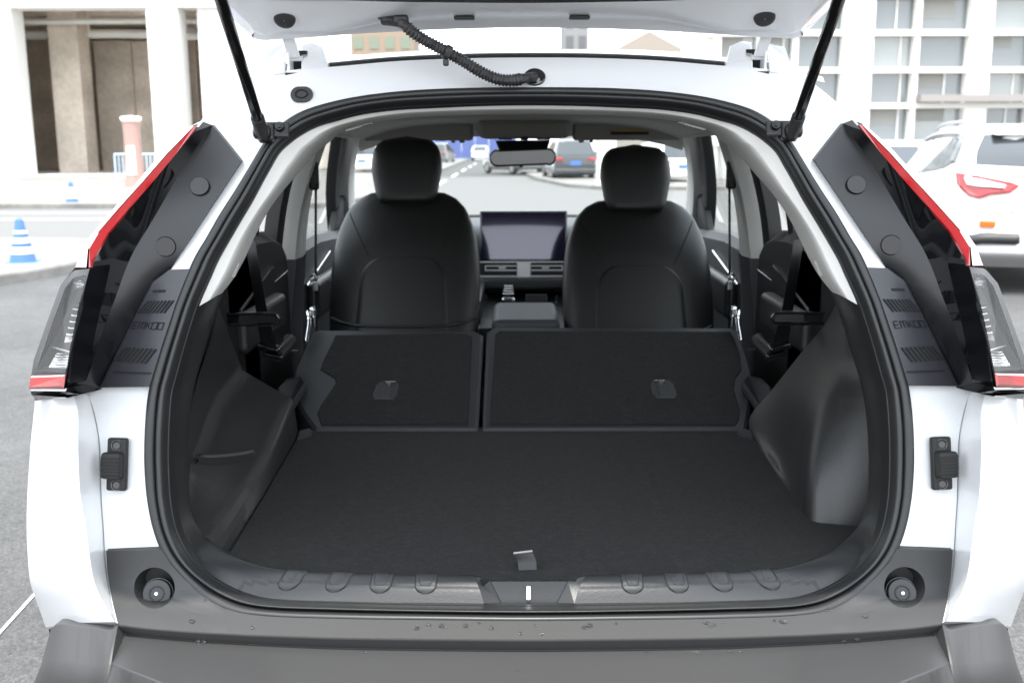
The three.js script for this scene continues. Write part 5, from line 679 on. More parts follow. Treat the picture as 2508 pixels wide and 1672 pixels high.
// roof edge, hinges, plugs, wiring
{
  const s = (l) => { const h = c0(l), r = mx(h).reverse(); return [...h, ...r.slice(1)]; };
  part('roof_seal', loft([s(P.strLo).map((p) => [p[0], p[1], p[2] - 0.01]), s(P.strLo), s(blend(P.strLo, P.strHi, 0.3)).map((p) => [p[0], p[1], p[2] + 0.005]), s(blend(P.strLo, P.strHi, 0.8)).map((p) => [p[0], p[1], p[2] + 0.004]), s(P.strHi), s(P.strHi).map((p) => [p[0], p[1] - 0.002, p[2] - 0.02])], { cols: 60 }), M.rubber);
  const R = P.hcR, m = P.hcM, A = P.hcA, Tp = P.hcTop;
  both('hinge_cover', () => merge([
    slab([R[0], R[1], R[2], m[2], m[0]], [0, 0, -0.02], 0.0008), slab([m[0], m[2], R[4], R[5], R[6]], [0, -0.012, -0.004], 0.0008),
    slab([A[0], A[1], A[2], A[3], [A[3][0], A[3][1] + 0.018, A[3][2] - 0.008], [A[0][0] + 0.01, A[0][1] + 0.015, A[0][2] - 0.02]], [0, 0, -0.02], 0.0008),
    slab([[A[0][0] + 0.01, A[0][1] + 0.015, A[0][2] - 0.02], [A[3][0], A[3][1] + 0.018, A[3][2] - 0.008], Tp[1], Tp[0]], [0, -0.012, -0.004], 0.0008),
    slab([A[3], [A[3][0], A[3][1] + 0.018, A[3][2] - 0.008], Tp[1], [Tp[1][0], Tp[1][1] - 0.06, Tp[1][2]]], [-0.003, 0, 0], 0.0003), slab([R[0], m[0], R[6], [R[6][0], R[6][1] - 0.06, R[6][2]]], [0.003, 0, 0], 0.0003)]), M.paint).forEach((o, i) => {
    const k = i ? mir : (g) => g;
    o.userData.label = 'faceted white hinge cover at the roof edge';
    const ax = (A[3][0] + R[0][0]) / 2;
    part('hinge_well', k(merge([box(A[3][0] + 0.001, R[0][0] - 0.001, R[0][1] - 0.004, R[0][1] + 0.001, R[0][2] - 0.10, R[0][2] - 0.001), box(A[3][0] + 0.001, R[0][0] - 0.001, R[0][1] - 0.004, R[0][1] + 0.045, R[0][2] - 0.07, R[0][2] - 0.06)])), M.black, o);
    part('hinge_base', k(merge([rbox(0.004, 0.042, 0.035, 0.001, A[3][0] + 0.006, R[0][1] + 0.022, R[0][2] - 0.026), rbox(0.024, 0.004, 0.035, 0.001, ax, R[0][1] + 0.004, R[0][2] - 0.020), rod([[A[3][0] + 0.003, R[0][1] + 0.028, R[0][2] - 0.03], [R[0][0] - 0.003, R[0][1] + 0.028, R[0][2] - 0.03]], 0.005)])), M.inner, o);
    part('hinge_arm', k(merge([slab([[ax - 0.011, R[0][1] + 0.028, R[0][2] - 0.016], [ax + 0.009, R[0][1] + 0.028, R[0][2] - 0.016], [ax + 0.004, R[0][1] + 0.080, R[0][2] + 0.028], [ax - 0.017, R[0][1] + 0.080, R[0][2] + 0.028]], [0, 0.005, -0.008], 0.001), rbox(0.062, 0.006, 0.02, 0.002, ax - 0.004, R[0][1] + 0.081, R[0][2] + 0.034), rbox(0.014, 0.009, 0.012, 0.003, ax - 0.028, R[0][1] + 0.076, R[0][2] + 0.038), rbox(0.014, 0.009, 0.012, 0.003, ax + 0.02, R[0][1] + 0.076, R[0][2] + 0.038)])), M.inner, o);
  });
  const ms = P.misc, n = [0, 0.42, 1];
  const pl = part('frame_plug', facing(rbox(0.036, 0.030, 0.006, 0.003).scale(1, 1, 1), ms[1], n), M.matte);
  pl.geometry.dispose(); { const g = new THREE.ExtrudeGeometry((() => { const h = new THREE.Shape(); h.absarc(-0.005, 0, 0.0135, Math.PI / 2, Math.PI * 1.5); h.absarc(0.005, 0, 0.0135, -Math.PI / 2, Math.PI / 2); return h; })(), { depth: 0.003, bevelSize: 0.0015, bevelThickness: 0.0015, bevelSegments: 2, curveSegments: 20 }); facing(g, ms[1], n).translate(0, 0, CZ); g.deleteAttribute('uv'); pl.geometry = uvm(g); }
  { const g = new THREE.TorusGeometry(0.0085, 0.0012, 6, 30); g.scale(1.25, 0.9, 1); part('plug_ridge', facing(g, [ms[1][0], ms[1][1] + 0.002, ms[1][2] + 0.005], n), M.seam, pl); }
  const gr = part('wiring_grommet', facing(new THREE.LatheGeometry([[0.001, 0.005], [0.010, 0.005], [0.013, 0.002], [0.017, 0.004], [0.019, 0.001], [0.019, -0.004]].map((q) => new THREE.Vector2(...q)), 36).rotateX(Math.PI / 2).scale(1.04, 0.88, 1), ms[0], n), M.gloss);
  // corrugated conduit
  const cv = P.conduit; const c = new THREE.CatmullRomCurve3(cv.map(V), false, 'centripetal'); const N = 420, L = c.getLength();
  const rad = (t) => { if (t < 0.16) return lerp(0.010, 0.0085, t / 0.16); if (t > 0.90) return 0.0085; if (t > 0.405 && t < 0.445) return 0.0125; return 0.0095 + 0.0015 * Math.max(-0.5, Math.sin((t - 0.16) / 0.74 * 38 * 2 * Math.PI)); };
  const cd = part('wiring_conduit', rod(c.getSpacedPoints(60), rad, 18, N), M.matte);
  const cm = c.getPointAt(0.425);
  part('conduit_clip', merge([rbox(0.010, 0.012, 0.010, 0.003, cm.x - 0.003, cm.y - 0.017, cm.z)]), M.matte, cd);
  part('conduit_boot', merge([rbox(0.042, 0.010, 0.02, 0.003, cv[0][0] + 0.012, cv[0][1] + 0.004, cv[0][2] - 0.002), rbox(0.026, 0.016, 0.018, 0.005, cv[1][0] + 0.004, cv[1][1] + 0.003, cv[1][2])]), M.matte, cd);
  // gas struts with ball brackets
  const S = P.strut, dir = [S[1][0] - S[0][0], S[1][1] - S[0][1], S[1][2] - S[0][2]], at = (t) => [0, 1, 2].map((k) => S[0][k] + dir[k] * t);
  both('gas_strut', () => rod([at(0.10), at(1.0), at(1.7)], 0.0093, 24, 12), M.strut).forEach((o, i) => {
    const k = i ? mir : (g) => g, b = ms[4], q = ms[5];
    o.userData.label = 'glossy black gas strut holding up the tailgate';
    part('strut_socket', k(merge([rod([at(-0.035), at(0.12)], 0.0115, 14)])), M.matte, o);
    part('strut_ball', k(facing(new THREE.LatheGeometry([[0.001, 0.012], [0.009, 0.011], [0.013, 0.008], [0.0135, 0.003], [0.016, 0.0], [0.016, -0.01]].map((z) => new THREE.Vector2(...z)), 30).rotateX(Math.PI / 2), [S[0][0] - 0.005, S[0][1] - 0.002, S[0][2] - 0.012], [-0.75, 0.1, 0.5])), M.darkMetal, o);
    part('strut_bracket', k(merge([facing(rbox(0.052, 0.028, 0.006, 0.004), [S[0][0] + 0.016, S[0][1] + 0.002, S[0][2] - 0.028], n), facing(rbox(0.03, 0.034, 0.02, 0.005), [S[0][0] + 0.002, S[0][1] - 0.003, S[0][2] - 0.028], n)])), M.darkMetal, o);
    part('bracket_bolt', k(merge([facing(new THREE.CylinderGeometry(0.0075, 0.0085, 0.004, 20).rotateX(Math.PI / 2), [S[0][0] + 0.026, S[0][1] + 0.008, S[0][2] - 0.022], n), facing(new THREE.CylinderGeometry(0.005, 0.005, 0.007, 6).rotateX(Math.PI / 2), [S[0][0] + 0.026, S[0][1] + 0.009, S[0][2] - 0.021], n)])), M.gloss, o);
  });
}
// raised tailgate
{
  const gate = new THREE.Group(); gate.name = 'tailgate'; gate.userData.label = 'raised white tailgate seen from below'; car.add(gate);
  const f = (l) => { const h = c0(l), r = mx(h).reverse(); return [...h, ...r.slice(1)]; };
  const E0 = f(P.tgE0), E1 = f(P.tgE1), E2 = f(P.tgE2), n = E0.length;
  const row = (d, y, w, drop = 0) => E0.map((p, i) => { const t = i / (n - 1) * 2 - 1; return [t * w, y - drop * t * t, -d]; });
  const inset = E2.map((p) => [p[0] * 0.97, p[1] + 0.004, p[2] + 0.004]);
  const lip = E0.map((p) => [p[0] * 1.012, p[1] + 0.004, p[2] - 0.006]);
  const round = blend(E1, E2, 0.06).map((p) => [p[0], p[1] - 0.001, p[2] + 0.001]);
  part('inner_frame', merge([loft([lip, E0, blend(E0, E1, 0.25).map((p) => [p[0], p[1] + 0.004, p[2]]), blend(E0, E1, 0.55).map((p) => [p[0], p[1] + 0.005, p[2]]), blend(E0, E1, 0.93), round, blend(E1, E2, 0.5).map((p) => [p[0], p[1] - 0.002, p[2]]), E2], { cols: 80, crease: 0.7 })]), M.inner, gate);
    part('side_frame', merge([-1, 1].map((s) => { const q = s < 0 ? 0 : n - 1, q2 = s < 0 ? 5 : n - 6; return slab([E2[q], E2[q2], [s * 0.47, 1.955, -1.35], [s * 0.62, 1.92, -1.35]], [0, 0.05, 0.0], 0.004); })), M.inner, gate);
  part('rear_window', slab([E2[5], E2[n - 6], [0.47, 1.957, -1.35], [-0.47, 1.957, -1.35]].map((p) => [p[0], p[1] + 0.003, p[2]]), [0, 0.02, 0], 0.002), M.carGlass, gate);
  part('lower_trim', loft([row(1.35, 1.94, 0.61, 0.02), row(1.2, 2.04, 0.63, 0.03), row(1.08, 2.13, 0.63, 0.03), row(1.02, 2.17, 0.6, 0.02), row(1.0, 2.2, 0.6, 0.02)], { sub: 16 }), M.trimSoft, gate);
  part('outer_skin', loft([lip, row(1.93, 1.70, 0.54, 0.02), row(2.17, 1.755, 0.62, 0.03), row(2.1, 1.785, 0.62, 0.03), row(1.86, 1.80, 0.60, 0.03), row(1.6, 1.90, 0.68, 0.03), row(1.35, 2.05, 0.75, 0.04), row(1.15, 2.20, 0.76, 0.04), row(1.02, 2.26, 0.74, 0.04), row(1.0, 2.2, 0.62, 0.03)], { sub: 20 }), M.paint, gate);
  for (const s of [-1, 1]) { const q = s < 0 ? 0 : n - 1; part('skin_edge', loft([[lip[q], E1[q], E2[q], [s * 0.62, 1.92, -1.35], [s * 0.63, 2.1, -1.08]], [[s * 0.54, 1.68, -1.93], [s * 0.58, 1.74, -1.80], [s * 0.64, 1.80, -1.7], [s * 0.75, 2.01, -1.35], [s * 0.74, 2.16, -1.1]]]), M.paint, gate); }
  for (const k of [2, 3]) part('gate_plug', facing(new THREE.LatheGeometry([[0.001, 0.004], [0.013, 0.0035], [0.017, 0.001], [0.0175, -0.003]].map((q) => new THREE.Vector2(...q)), 32).rotateX(Math.PI / 2).scale(1.06, 1, 1), P.misc[k], [0, -0.85, 1]), M.matte, gate);
  for (const x of [-0.108, 0.089]) part('gate_buffer', rbox(0.036, 0.006, 0.02, 0.003, x, 1.665, -1.803), M.matte, gate);
}
// ---------- surroundings
function vehicle(name, o) {   // o: x, d, turn, label, paint, kind, len, wid, hgt, group
  const L = o.len ?? 4.5, W = (o.wid ?? 1.82) / 2, H = o.hgt ?? 1.66, t = thing(name, o.x, 0, -o.d, o.turn ?? 0, o.label, 'car', o.group);
  // the rear bumper is at z = 0, the nose at z = -L
  const g0 = 0.24, belt = H * 0.60, suv = o.kind !== 'sedan';
  const sec = suv ? [[0.02, 0.5, 0.78, 0.80, 0.80], [0, 0.34, belt * 0.95, belt * 0.97, 0.92], [-0.10, g0, belt, belt + 0.02, 0.97], [-0.42, g0, belt, H - 0.06, 0.99], [-0.62, g0, belt, H - 0.01, 1], [-1.6, g0, belt - 0.02, H, 1], [-2.5, g0, belt - 0.04, H - 0.03, 1], [-3.3, g0, belt - 0.06, belt + 0.02, 1], [-4.1, g0, belt - 0.15, belt - 0.13, 0.94], [-L, g0 + 0.1, belt - 0.3, belt - 0.29, 0.76]]
    : [[0.02, 0.5, 0.78, 0.8, 0.8], [0, 0.34, belt * 0.98, belt, 0.9], [-0.7, g0, belt, belt + 0.04, 0.98], [-1.3, g0, belt, H - 0.06, 1], [-1.7, g0, belt, H, 1], [-2.5, g0, belt - 0.02, H - 0.04, 1], [-3.3, g0, belt - 0.05, belt, 1], [-4.2, g0, belt - 0.16, belt - 0.14, 0.94], [-L, g0 + 0.1, belt - 0.3, belt - 0.29, 0.76]];
  const ring = ([z, y0, yb, yr, k]) => { const w = W * k, r = w - (yr - yb) * 0.38, h = [[w * 0.9, y0], [w, y0 + 0.14], [w * 1.0, yb * 0.8], [w * 0.965, yb], [r + 0.02, yr - 0.05], [r - 0.06, yr], [r * 0.5, yr + 0.012]]; return [...h.map(([x, y]) => [x, y, z]), ...h.slice().reverse().map(([x, y]) => [-x, y, z]), [0, y0, z]].map(V); };
  const rows = sec.map(ring), cap = (r, z) => r.map((p) => new THREE.Vector3(p.x * 0.05, 0.6 + (p.y - 0.6) * 0.05, z));
  rows.unshift(cap(rows[0], 0.021)); rows.push(cap(rows[rows.length - 1], -L));
  const body = mesh('body', toCreasedNormals(gridGeo(rows, true), 0.5), o.paint, t);
  const at = (z, v, s) => { let i = 1; while (i < sec.length - 1 && sec[i][0] > z) i++; const f = (z - sec[i - 1][0]) / (sec[i][0] - sec[i - 1][0]), q = (k) => lerp(sec[i - 1][k], sec[i][k], f), w = W * q(4), yb = q(2), yr = q(3), r = w - (yr - yb) * 0.38; return [s * (lerp(w * 0.965, r + 0.02, v) + 0.012), lerp(yb, yr - 0.05, v), z]; };
  const wins = suv ? [[-0.62, -1.12], [-1.2, -2.02], [-2.1, -2.9]] : [[-1.35, -2.0], [-2.08, -2.85]];
  for (const s of [-1, 1]) for (const [a, b] of wins) { const last = b < -2.7; mesh('side_window', slab([at(a, 0.08, s), at(last ? b - 0.15 : b, 0.08, s), at(last ? b + 0.22 : b, 0.86, s), at(a - (a > -0.7 || (!suv && a > -1.5) ? 0.22 : 0), 0.86, s)], [-s * 0.02, 0, 0], 0.004), o.glass ?? M.carGlass, t); }
  const rw = suv ? [[0.86, belt + 0.03, -0.09], [0.70, H - 0.10, -0.40]] : [[0.80, belt + 0.06, -0.72], [0.62, H - 0.07, -1.26]];
  mesh('rear_window', slab([[-W * rw[0][0], rw[0][1], rw[0][2] + 0.02], [W * rw[0][0], rw[0][1], rw[0][2] + 0.02], [W * rw[1][0], rw[1][1], rw[1][2] + 0.03], [-W * rw[1][0], rw[1][1], rw[1][2] + 0.03]], [0, -0.01, -0.03], 0.006), M.carGlass, t);
  for (const z of [-0.85, -L + 0.85]) for (const s of [-1, 1]) {
    const w = mesh('wheel', new THREE.TorusGeometry(0.25, 0.085, 12, 28).scale(1, 1, 1.2).rotateY(Math.PI / 2).translate(s * (W - 0.10), 0.335, z), M.tyre, t);
    mesh('rim', new THREE.CylinderGeometry(0.2, 0.2, 0.19, 20).rotateZ(Math.PI / 2).translate(s * (W - 0.10), 0.335, z), M.steel, w);
  }
  mesh('rear_bumper', rbox(W * 1.84, 0.20, 0.16, 0.05, 0, 0.42, 0.0), o.bumper ?? o.paint, t);
  for (const s of [-1, 1]) mesh('tail_lamp', rbox(0.34, 0.15, 0.10, 0.04, s * (W - 0.20), belt * 0.88, -0.02, 0, s * 0.25), M.red, t);
  mesh('number_plate', rbox(0.44, 0.14, 0.02, 0.005, 0, belt * 0.72, 0.035), o.plate ?? M.plate, t);
  return t;
}
// white SUV parked beside the car
{
  const t = thing('parked_suv', 5.22, 0, -9.75, -0.17, 'white SUV with dark rear window and red tail lamps parked by the office building', 'car');
  const W = 0.93, H = 1.66;
  const ringAt = (z, y0, yb, yr, k, lean = 0.42) => { const w = W * k, r = w - (yr - yb) * lean; const h = [[w * 0.86, y0], [w * 0.99, y0 + 0.12], [w * 1.01, 0.72], [w * 0.975, yb], [r + 0.015, yr - 0.06], [r - 0.06, yr - 0.005], [r * 0.5, yr + 0.02]]; return [...h.map(([x, y]) => [x, y, z]), ...h.slice().reverse().map(([x, y]) => [-x, y, z]), [0, y0, z]].map(V); };
  const secs = [[0.03, 0.60, 0.98, 1.02, 0.78], [0.0, 0.46, 1.10, 1.13, 0.90], [-0.06, 0.40, 1.18, 1.21, 0.955], [-0.22, 0.34, 1.21, 1.43, 0.985], [-0.42, 0.28, 1.20, 1.59, 1], [-0.7, 0.26, 1.17, 1.63, 1.005], [-1.6, 0.26, 1.11, 1.65, 1.01], [-2.5, 0.26, 1.06, 1.60, 1.01], [-3.3, 0.26, 1.02, 1.09, 1], [-4.0, 0.3, 0.92, 0.98, 0.95], [-4.4, 0.4, 0.75, 0.77, 0.8]];
  const rows = secs.map((s) => ringAt(...s)); rows.unshift(rows[0].map((p) => new THREE.Vector3(p.x * 0.05, 0.7 + (p.y - 0.7) * 0.05, 0.031))); rows.push(rows[rows.length - 1].map((p) => new THREE.Vector3(p.x * 0.05, 0.6, -4.41)));
  const body = mesh('body', loft(rows, { closed: true, sub: 60, crease: 0.7 }), M.carWhite, t);
  const at = (z, v, s) => { let i = 1; while (i < secs.length - 1 && secs[i][0] > z) i++; const f = (z - secs[i - 1][0]) / (secs[i][0] - secs[i - 1][0]), q = (k) => lerp(secs[i - 1][k], secs[i][k], f), w = W * q(4), yb = q(2), yr = q(3), r = w - (yr - yb) * 0.42; return [s * (lerp(w * 0.975, r + 0.015, v) + 0.022), lerp(yb, yr - 0.06, v), z]; };
  for (const s of [-1, 1]) {
    mesh('side_window', slab([at(-0.62, 0.28, s), at(-1.05, 0.12, s), at(-1.05, 0.88, s), at(-0.72, 0.80, s)], [-s * 0.03, 0, 0], 0.004), M.winGlass, t);
    mesh('side_window', slab([at(-1.12, 0.12, s), at(-2.0, 0.10, s), at(-2.0, 0.90, s), at(-1.12, 0.88, s)], [-s * 0.03, 0, 0], 0.004), M.winGlass, t);
    mesh('side_window', slab([at(-2.08, 0.10, s), at(-3.05, 0.12, s), at(-2.5, 0.88, s), at(-2.08, 0.90, s)], [-s * 0.03, 0, 0], 0.004), M.winGlass, t);
    mesh('window_frame', rod([at(-0.58, 0.26, s), at(-0.70, 0.90, s), at(-1.1, 0.98, s), at(-2.05, 0.99, s), at(-2.52, 0.95, s)], 0.025), M.carGrey, t);
    const ln = mesh('tail_lamp', slab([[s * 0.955, 1.185, -0.12], [s * 0.80, 1.165, 0.0], [s * 0.50, 1.10, 0.075], [s * 0.43, 1.07, 0.085], [s * 0.52, 1.00, 0.09], [s * 0.68, 0.985, 0.08], [s * 0.78, 0.945, 0.06], [s * 0.87, 0.97, 0.02], [s * 0.94, 1.06, -0.06]], [0, 0, -0.09], 0.012), M.red, t);
    mesh('lamp_lens', slab([[s * 0.905, 1.145, -0.045], [s * 0.79, 1.13, 0.035], [s * 0.56, 1.075, 0.098], [s * 0.57, 1.045, 0.105], [s * 0.80, 1.06, 0.062], [s * 0.885, 1.075, 0.005]], [0, 0, -0.03], 0.006), M.carWhite, ln);
    mesh('fog_lamp', rbox(0.14, 0.065, 0.06, 0.012, s * 0.68, 0.70, 0.04, 0, s * 0.2), M.amber, t);
    mesh('roof_rail', rod([[s * 0.66, 1.60, -0.75], [s * 0.66, 1.67, -1.0], [s * 0.67, 1.69, -1.6], [s * 0.67, 1.65, -2.3], [s * 0.67, 1.58, -2.5]], 0.018), M.steel, t);
    for (const z of [-0.88, -3.55]) { const w = mesh('wheel', new THREE.TorusGeometry(0.255, 0.09, 14, 32).scale(1, 1, 1.2).rotateY(Math.PI / 2).translate(s * 0.82, 0.345, z), M.tyre, t); mesh('rim', new THREE.CylinderGeometry(0.2, 0.2, 0.2, 24).rotateZ(Math.PI / 2).translate(s * 0.82, 0.345, z), M.steel, w); }
    mesh('bumper_arch', rod([[s * 0.95, 0.30, -0.42], [s * 0.93, 0.46, -0.12], [s * 0.78, 0.55, 0.05], [s * 0.40, 0.56, 0.10]], 0.05), M.clad, t);
  }
  mesh('spoiler', slab([[-0.66, 1.625, -0.62], [0.66, 1.625, -0.62], [0.60, 1.585, -0.24], [-0.60, 1.585, -0.24]], [0, -0.04, 0], 0.012), M.carWhite, t);
  mesh('rear_window', loft([[-0.80, -0.4, 0, 0.4, 0.80].map((x) => [x, 1.235 + 0.05 * x * x, -0.05 - 0.06 * x * x]), [-0.78, -0.4, 0, 0.4, 0.78].map((x) => [x, 1.38, -0.13 - 0.06 * x * x]), [-0.68, -0.35, 0, 0.35, 0.68].map((x) => [x, 1.55, -0.32 - 0.05 * x * x])], { cols: 12, sub: 8 }), M.carGlass, t);
  mesh('plate_recess', rbox(0.62, 0.20, 0.05, 0.02, 0, 0.93, 0.05), M.carWhite, t);
  mesh('number_plate', rbox(0.44, 0.14, 0.01, 0.004, 0, 0.92, 0.08), M.plate, t);
  mesh('badge', merge([rbox(0.16, 0.018, 0.008, 0.003, -0.48, 0.86, 0.06), rbox(0.09, 0.014, 0.008, 0.003, -0.46, 0.82, 0.062)]), M.steel, t);
  mesh('lower_bumper', loft([[-0.86, -0.5, 0, 0.5, 0.86].map((x) => [x, 0.52, 0.07 - 0.12 * x * x]), [-0.88, -0.5, 0, 0.5, 0.88].map((x) => [x, 0.40, 0.09 - 0.12 * x * x]), [-0.84, -0.5, 0, 0.5, 0.84].map((x) => [x, 0.28, 0.04 - 0.12 * x * x])], { cols: 16, sub: 8 }), M.steel, t);
}
vehicle('parked_car', { x: 9.3, d: 25, turn: -0.25, label: 'white car partly hidden behind the parked SUV', paint: M.carWhite, kind: 'sedan', hgt: 1.5 });
vehicle('parked_car', { x: 2.45, d: 42.5, turn: 0.10, label: 'black SUV with blue number plate seen through the windscreen', paint: M.carBlack, kind: 'suv', hgt: 1.72 });
vehicle('parked_car', { x: 0.95, d: 52, turn: 0.5, label: 'dark grey car beyond the black SUV, behind the inside mirror', paint: M.carGrey, kind: 'sedan', hgt: 1.5 });
vehicle('parked_car', { x: -3.7, d: 104, turn: 0, label: 'white car driving away at the blue hoarding', paint: M.carWhite, kind: 'sedan', hgt: 1.5 });
vehicle('parked_car', { x: -6.6, d: 84, turn: -0.12, label: 'dark grey SUV parked before the blue hoarding', paint: M.carGrey, kind: 'suv', hgt: 1.7 });
vehicle('parked_car', { x: -8.0, d: 53, turn: -0.1, label: 'white SUV on the plaza seen past the headrest', paint: M.carWhite, kind: 'suv', hgt: 1.65 });
vehicle('parked_car', { x: 6.2, d: 38, turn: 0.25, label: 'white hatchback behind the white gate post', paint: M.carWhite, kind: 'suv', hgt: 1.6 });
vehicle('parked_car', { x: -24.6, d: 46, turn: 1.2, label: 'white car beside the concrete hall', paint: M.carWhite, kind: 'sedan', hgt: 1.45 });
// blue cones with white bands
function cone(x, d, label, h = 0.62) {
  const t = thing('traffic_cone', x, 0.09, -d, 0.3, label, 'traffic cone', 'blue traffic cones');
  mesh('cone_body', new THREE.LatheGeometry([[0.15, 0.03], [0.145, 0.06], [0.055, h - 0.06], [0.05, h], [0.035, h + 0.02], [0.01, h + 0.02]].map((p) => new THREE.Vector2(...p)), 20), M.blue, t);
  mesh('cone_base', rbox(0.36, 0.04, 0.36, 0.012, 0, 0.02, 0), M.blue, t);
  for (const [a, b] of [[0.16, 0.25], [0.31, 0.38], [0.44, 0.48]]) { const r = (v) => lerp(0.145, 0.055, (v * h / 0.62 - 0.06) / (h - 0.12)) + 0.004; mesh('white_band', new THREE.CylinderGeometry(r(b), r(a), (b - a) * h / 0.62, 20, 1, true).translate(0, (a + b) / 2 * h / 0.62, 0), M.white, t); }
}
cone(-5.85, 11.87, 'blue traffic cone with white bands standing on the kerbed island', 0.52);
cone(-10.95, 25.0, 'small blue traffic cone at the kerb of the plaza', 0.5);
// red and white banner tube and the barrier behind it
{
  const t = thing('banner_tube', -12.9, 0.13, -34.5, 0, 'faded red and white inflatable advertising tube before the concrete hall', 'banner');
  mesh('tube', new THREE.LatheGeometry([[0.34, 0], [0.32, 0.3], [0.27, 1.2], [0.27, 1.8], [0.29, 2.15]].map((p) => new THREE.Vector2(...p)), 20), M.redPaint, t);
  mesh('white_top', new THREE.LatheGeometry([[0.295, 2.15], [0.33, 2.2], [0.33, 2.31], [0.02, 2.34]].map((p) => new THREE.Vector2(...p)), 20), M.white, t);
  mesh('white_panel', slab([[-0.15, 0.4, 0.325], [0.17, 0.4, 0.325], [0.14, 1.35, 0.29], [-0.10, 1.35, 0.29]], [0, 0, -0.05], 0.004), M.white, t);
  const b = thing('crowd_barrier', -14.2, 0.13, -39.5, 0, 'pale blue metal crowd barrier behind the advertising tube', 'barrier');
  mesh('rail', merge([rod([[-1.3, 1.05, 0], [1.6, 1.05, 0]], 0.03), rod([[-1.3, 0.15, 0], [1.6, 0.15, 0]], 0.03), rod([[-1.3, 0, 0], [-1.3, 1.05, 0]], 0.03), rod([[1.6, 0, 0], [1.6, 1.05, 0]], 0.03)]), std([0.45, 0.6, 0.72], 0.5), b);
  for (let i = 1; i < 19; i++) mesh('bar', rod([[-1.3 + i * 0.153, 0.15, 0], [-1.3 + i * 0.153, 1.05, 0]], 0.02, 6), std([0.45, 0.6, 0.72], 0.5), b);
}
// concrete hall on the left
{
  const t = thing('concrete_hall', -22, 0.12, -47, 0, 'concrete hall with tall white columns and an open dark interior', 'building');
  const bx = (n, x0, x1, y0, y1, z0, z1, m) => mesh(n, box(x0, x1, y0, y1, z0, z1), m, t);
  // front columns; x is measured from -22
  bx('column', -12, -7.5, 0, 9, -1.2, 0, M.white);
  bx('column', -2.0, -0.62, 0, 9, -1.2, 0, M.white);
  bx('column', 5.45, 6.85, 0, 9, -1.2, 0, M.white);
  bx('column', 7.65, 10.6, 0, 9, -2.2, -0.3, M.white);
  bx('lintel', -12, 10.6, 7.45, 11, -1.22, 0.08, M.white);
  bx('window_bay', -7.5, -1.9, 4.2, 4.7, -0.9, -0.2, M.white); bx('window_bay', -7.5, -1.9, 0.0, 0.4, -0.9, -0.2, M.white);
  bx('window', -7.4, -2.0, 0.4, 4.2, -1.0, -0.9, M.winGlass); bx('window', -7.4, -2.0, 4.7, 8.0, -1.0, -0.9, M.winGlass);
  bx('inner_column', -1.25, 0.2, 0, 8.6, -6.4, -5.0, M.raw);
  bx('inner_column', 3.0, 3.9, 0, 8.6, -13, -12, M.raw);
  bx('back_wall', -9, 10.6, 0, 9, -16.5, -16, M.raw);
  bx('inner_wall', -1.05, 0.95, 0, 7.0, -10.6, -10, M.raw);
  bx('inner_wall', 0.98, 3.6, 0, 7.0, -10.8, -10.2, M.raw);
  bx('end_wall', -9.4, -8.9, 0, 9, -16, -1.2, M.raw); bx('end_wall', 10.1, 10.6, 0, 9, -16, -2.2, M.raw);
  bx('floor_slab', -9, 10.6, 0, 0.05, -16, 0.1, M.white);
  bx('roof_slab', -12, 10.6, 8.7, 9.3, -16.5, -1.2, M.raw);
  for (const z of [-3, -7, -11]) bx('roof_beam', -8.9, 10, 7.9, 8.7, z - 0.3, z + 0.3, M.raw);
  for (const [x, z] of [[1.2, -4], [4.5, -5], [6.4, -6], [8.4, -4]]) bx('roof_joist', x - 0.15, x + 0.15, 8.1, 8.7, -15.5, -1.2, M.raw);
  mesh('duct', merge([rod([[-6.5, 6.9, -6.5], [2, 7.0, -6.5], [5, 6.9, -6.5], [10, 6.9, -6.5]], 0.22), rod([[-6.5, 7.3, -4], [8, 7.3, -4], [10, 7.2, -4]], 0.13), rod([[4.6, 7.6, -2], [4.6, 7.6, -14]], 0.2), rod([[7.9, 7.5, -2], [7.9, 7.5, -14]], 0.12)]), M.white, t);
  for (const x of [-0.9, 0.4, 5.2, 6.0]) mesh('hanger', box(x - 0.05, x + 0.05, 7, 8.2, -6.05, -5.95), M.raw, t);
}
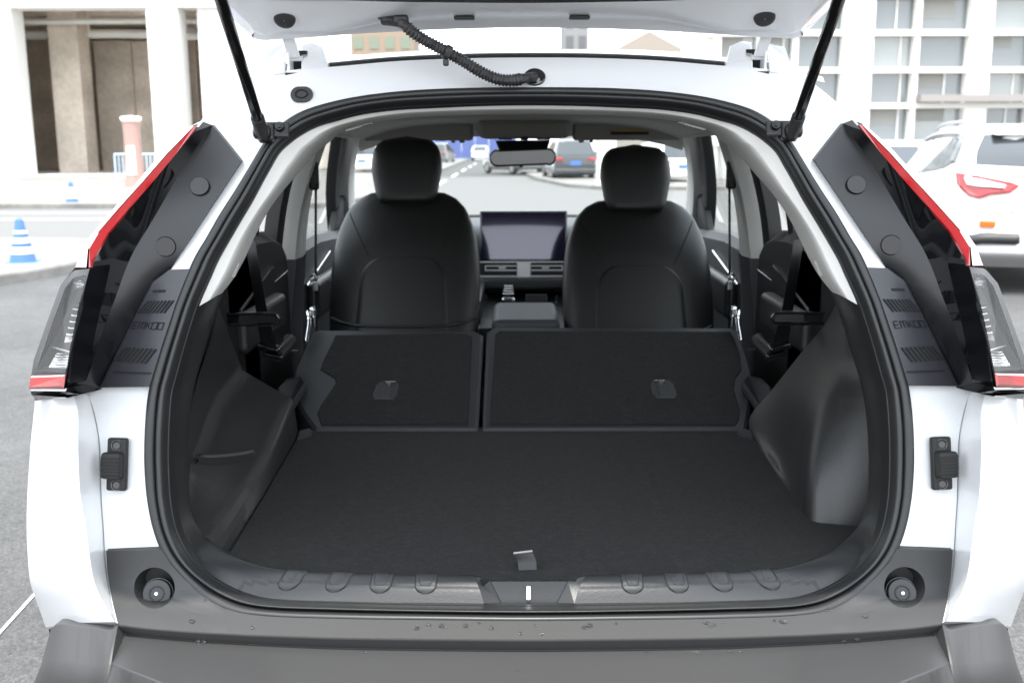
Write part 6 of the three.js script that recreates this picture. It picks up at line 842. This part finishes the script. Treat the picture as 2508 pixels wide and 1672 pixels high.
// office building with a glazed front on the right
{
  const t = thing('office_building', 16, 0.1, -41, 0, 'white office building with rows of grey windows', 'building');
  mesh('wall', box(-8.6, 14, 0, 14, -6, -0.5), M.white, t);
  const ys = [8.83, 7.07, 5.64, 4.23, 2.87, 1.44];
  for (const [x, w] of [[-8.11, 0.12], [-6.46, 0.12], [-5.07, 0.1], [-2.64, 0.6], [-0.33, 0.1], [2.13, 0.45], [4.27, 0.1], [6.3, 0.1]]) { mesh('pilaster', box(x - w, x + w, 0, 14, -0.5, 0.05), M.white, t); }
  for (const y of ys) { mesh('floor_band', box(-8.6, 14, y - 0.1, y + 0.1, -0.5, 0.12), M.white, t); }
  const bays = [[-7.95, -6.6], [-6.3, -5.2], [-4.95, -3.26], [-2.02, -0.45], [-0.21, 1.67], [2.6, 4.15], [4.39, 6.18]];
  for (let r = 0; r < 5; r++) for (const [a, b] of bays) {
    const y0 = ys[r + 1] + 0.1, y1 = ys[r] - 0.1;
    const w = mesh('window', box(a, b, y0, y1, -0.42, -0.36), rnd() > 0.4 ? M.winGlass : M.winPale, t);
    const m = a + (b - a) * (0.5 + 0.3 * rnd()); if (rnd() > 0.55) mesh('mullion', box(m - 0.025, m + 0.025, y0, y1, -0.36, -0.3), M.white, w);
    if (rnd() > 0.35) mesh('blind', box(a + 0.03, m - 0.06, lerp(y0, y1, 0.2 + 0.6 * rnd()), y1 - 0.01, -0.355, -0.34), std([0.26, 0.26, 0.245], 0.9), w);
  }
  mesh('canopy', box(-0.3, 8.56, 3.0, 3.27, 0.13, 0.7), std([0.26, 0.24, 0.23], 0.8), t);
}
// things straight ahead
{
  const h = thing('blue_hoarding', -9, 0, -113, 0, 'long blue site hoarding across the end of the road', 'fence');
  for (let i = 0; i < 12; i++) mesh('panel', box(-9 + i * 1.5, -7.53 + i * 1.5, 0.1, 4.2, -0.05, 0.05), M.hoard, h);
  mesh('rail', box(-9, 9, 0, 0.1, -0.08, 0.08), M.white, h);
  const p = thing('gate_post', 3.1, 0.12, -35.4, 0, 'white square gate post seen through the windscreen', 'post');
  mesh('post', rbox(0.6, 3.4, 0.6, 0.02, 0, 1.7, 0), M.white, p); mesh('plinth', rbox(0.72, 0.15, 0.72, 0.02, 0, 0.075, 0), M.white, p);
  // buildings seen over the roof
  const tower = (name, x, d, w, hgt, m, label, nx, ny, m2) => {
    const b = thing(name, x, 0, -d, 0, label, 'building', undefined); mesh('wall', box(-w / 2, w / 2, 0, hgt, -10, 0), m, b);
    for (let i = 0; i < nx; i++) for (let j = 0; j < ny; j++) { const cx = -w / 2 + (i + 0.5) * w / nx, cy = 3 + (j + 0.5) * (hgt - 4) / ny; mesh('window', box(cx - w / nx * 0.3, cx + w / nx * 0.3, cy - (hgt - 4) / ny * 0.3, cy + (hgt - 4) / ny * 0.3, -0.05, 0.08), m2, b); }
    return b;
  };
  const sc = std([0.17, 0.20, 0.15], 0.8), or = std([0.25, 0.19, 0.14], 0.8), tn = std([0.27, 0.235, 0.20], 0.8), gy = std([0.2, 0.2, 0.2], 0.8);
  tower('apartment_block', -19.2, 150, 9, 30, or, 'pale orange block with green netting seen above the car roof', 4, 9, sc);
  tower('apartment_block', 8.6, 150, 3.6, 30, gy, 'narrow grey block seen above the car roof', 2, 9, std([0.1, 0.1, 0.105], 0.5));
  const g = tower('gabled_building', 19, 150, 13, 14.2, std([0.26, 0.24, 0.21], 0.8), 'cream building with a tan sloping roof seen above the car roof', 4, 3, std([0.09, 0.09, 0.09], 0.5));
  mesh('roof', slab([[-7.5, 13.6, 0.6], [0, 17.5, 0.6], [7.5, 13.6, 0.6]], [0, 0, -11], 0.05), tn, g);
}
renderer.render(scene, camera);
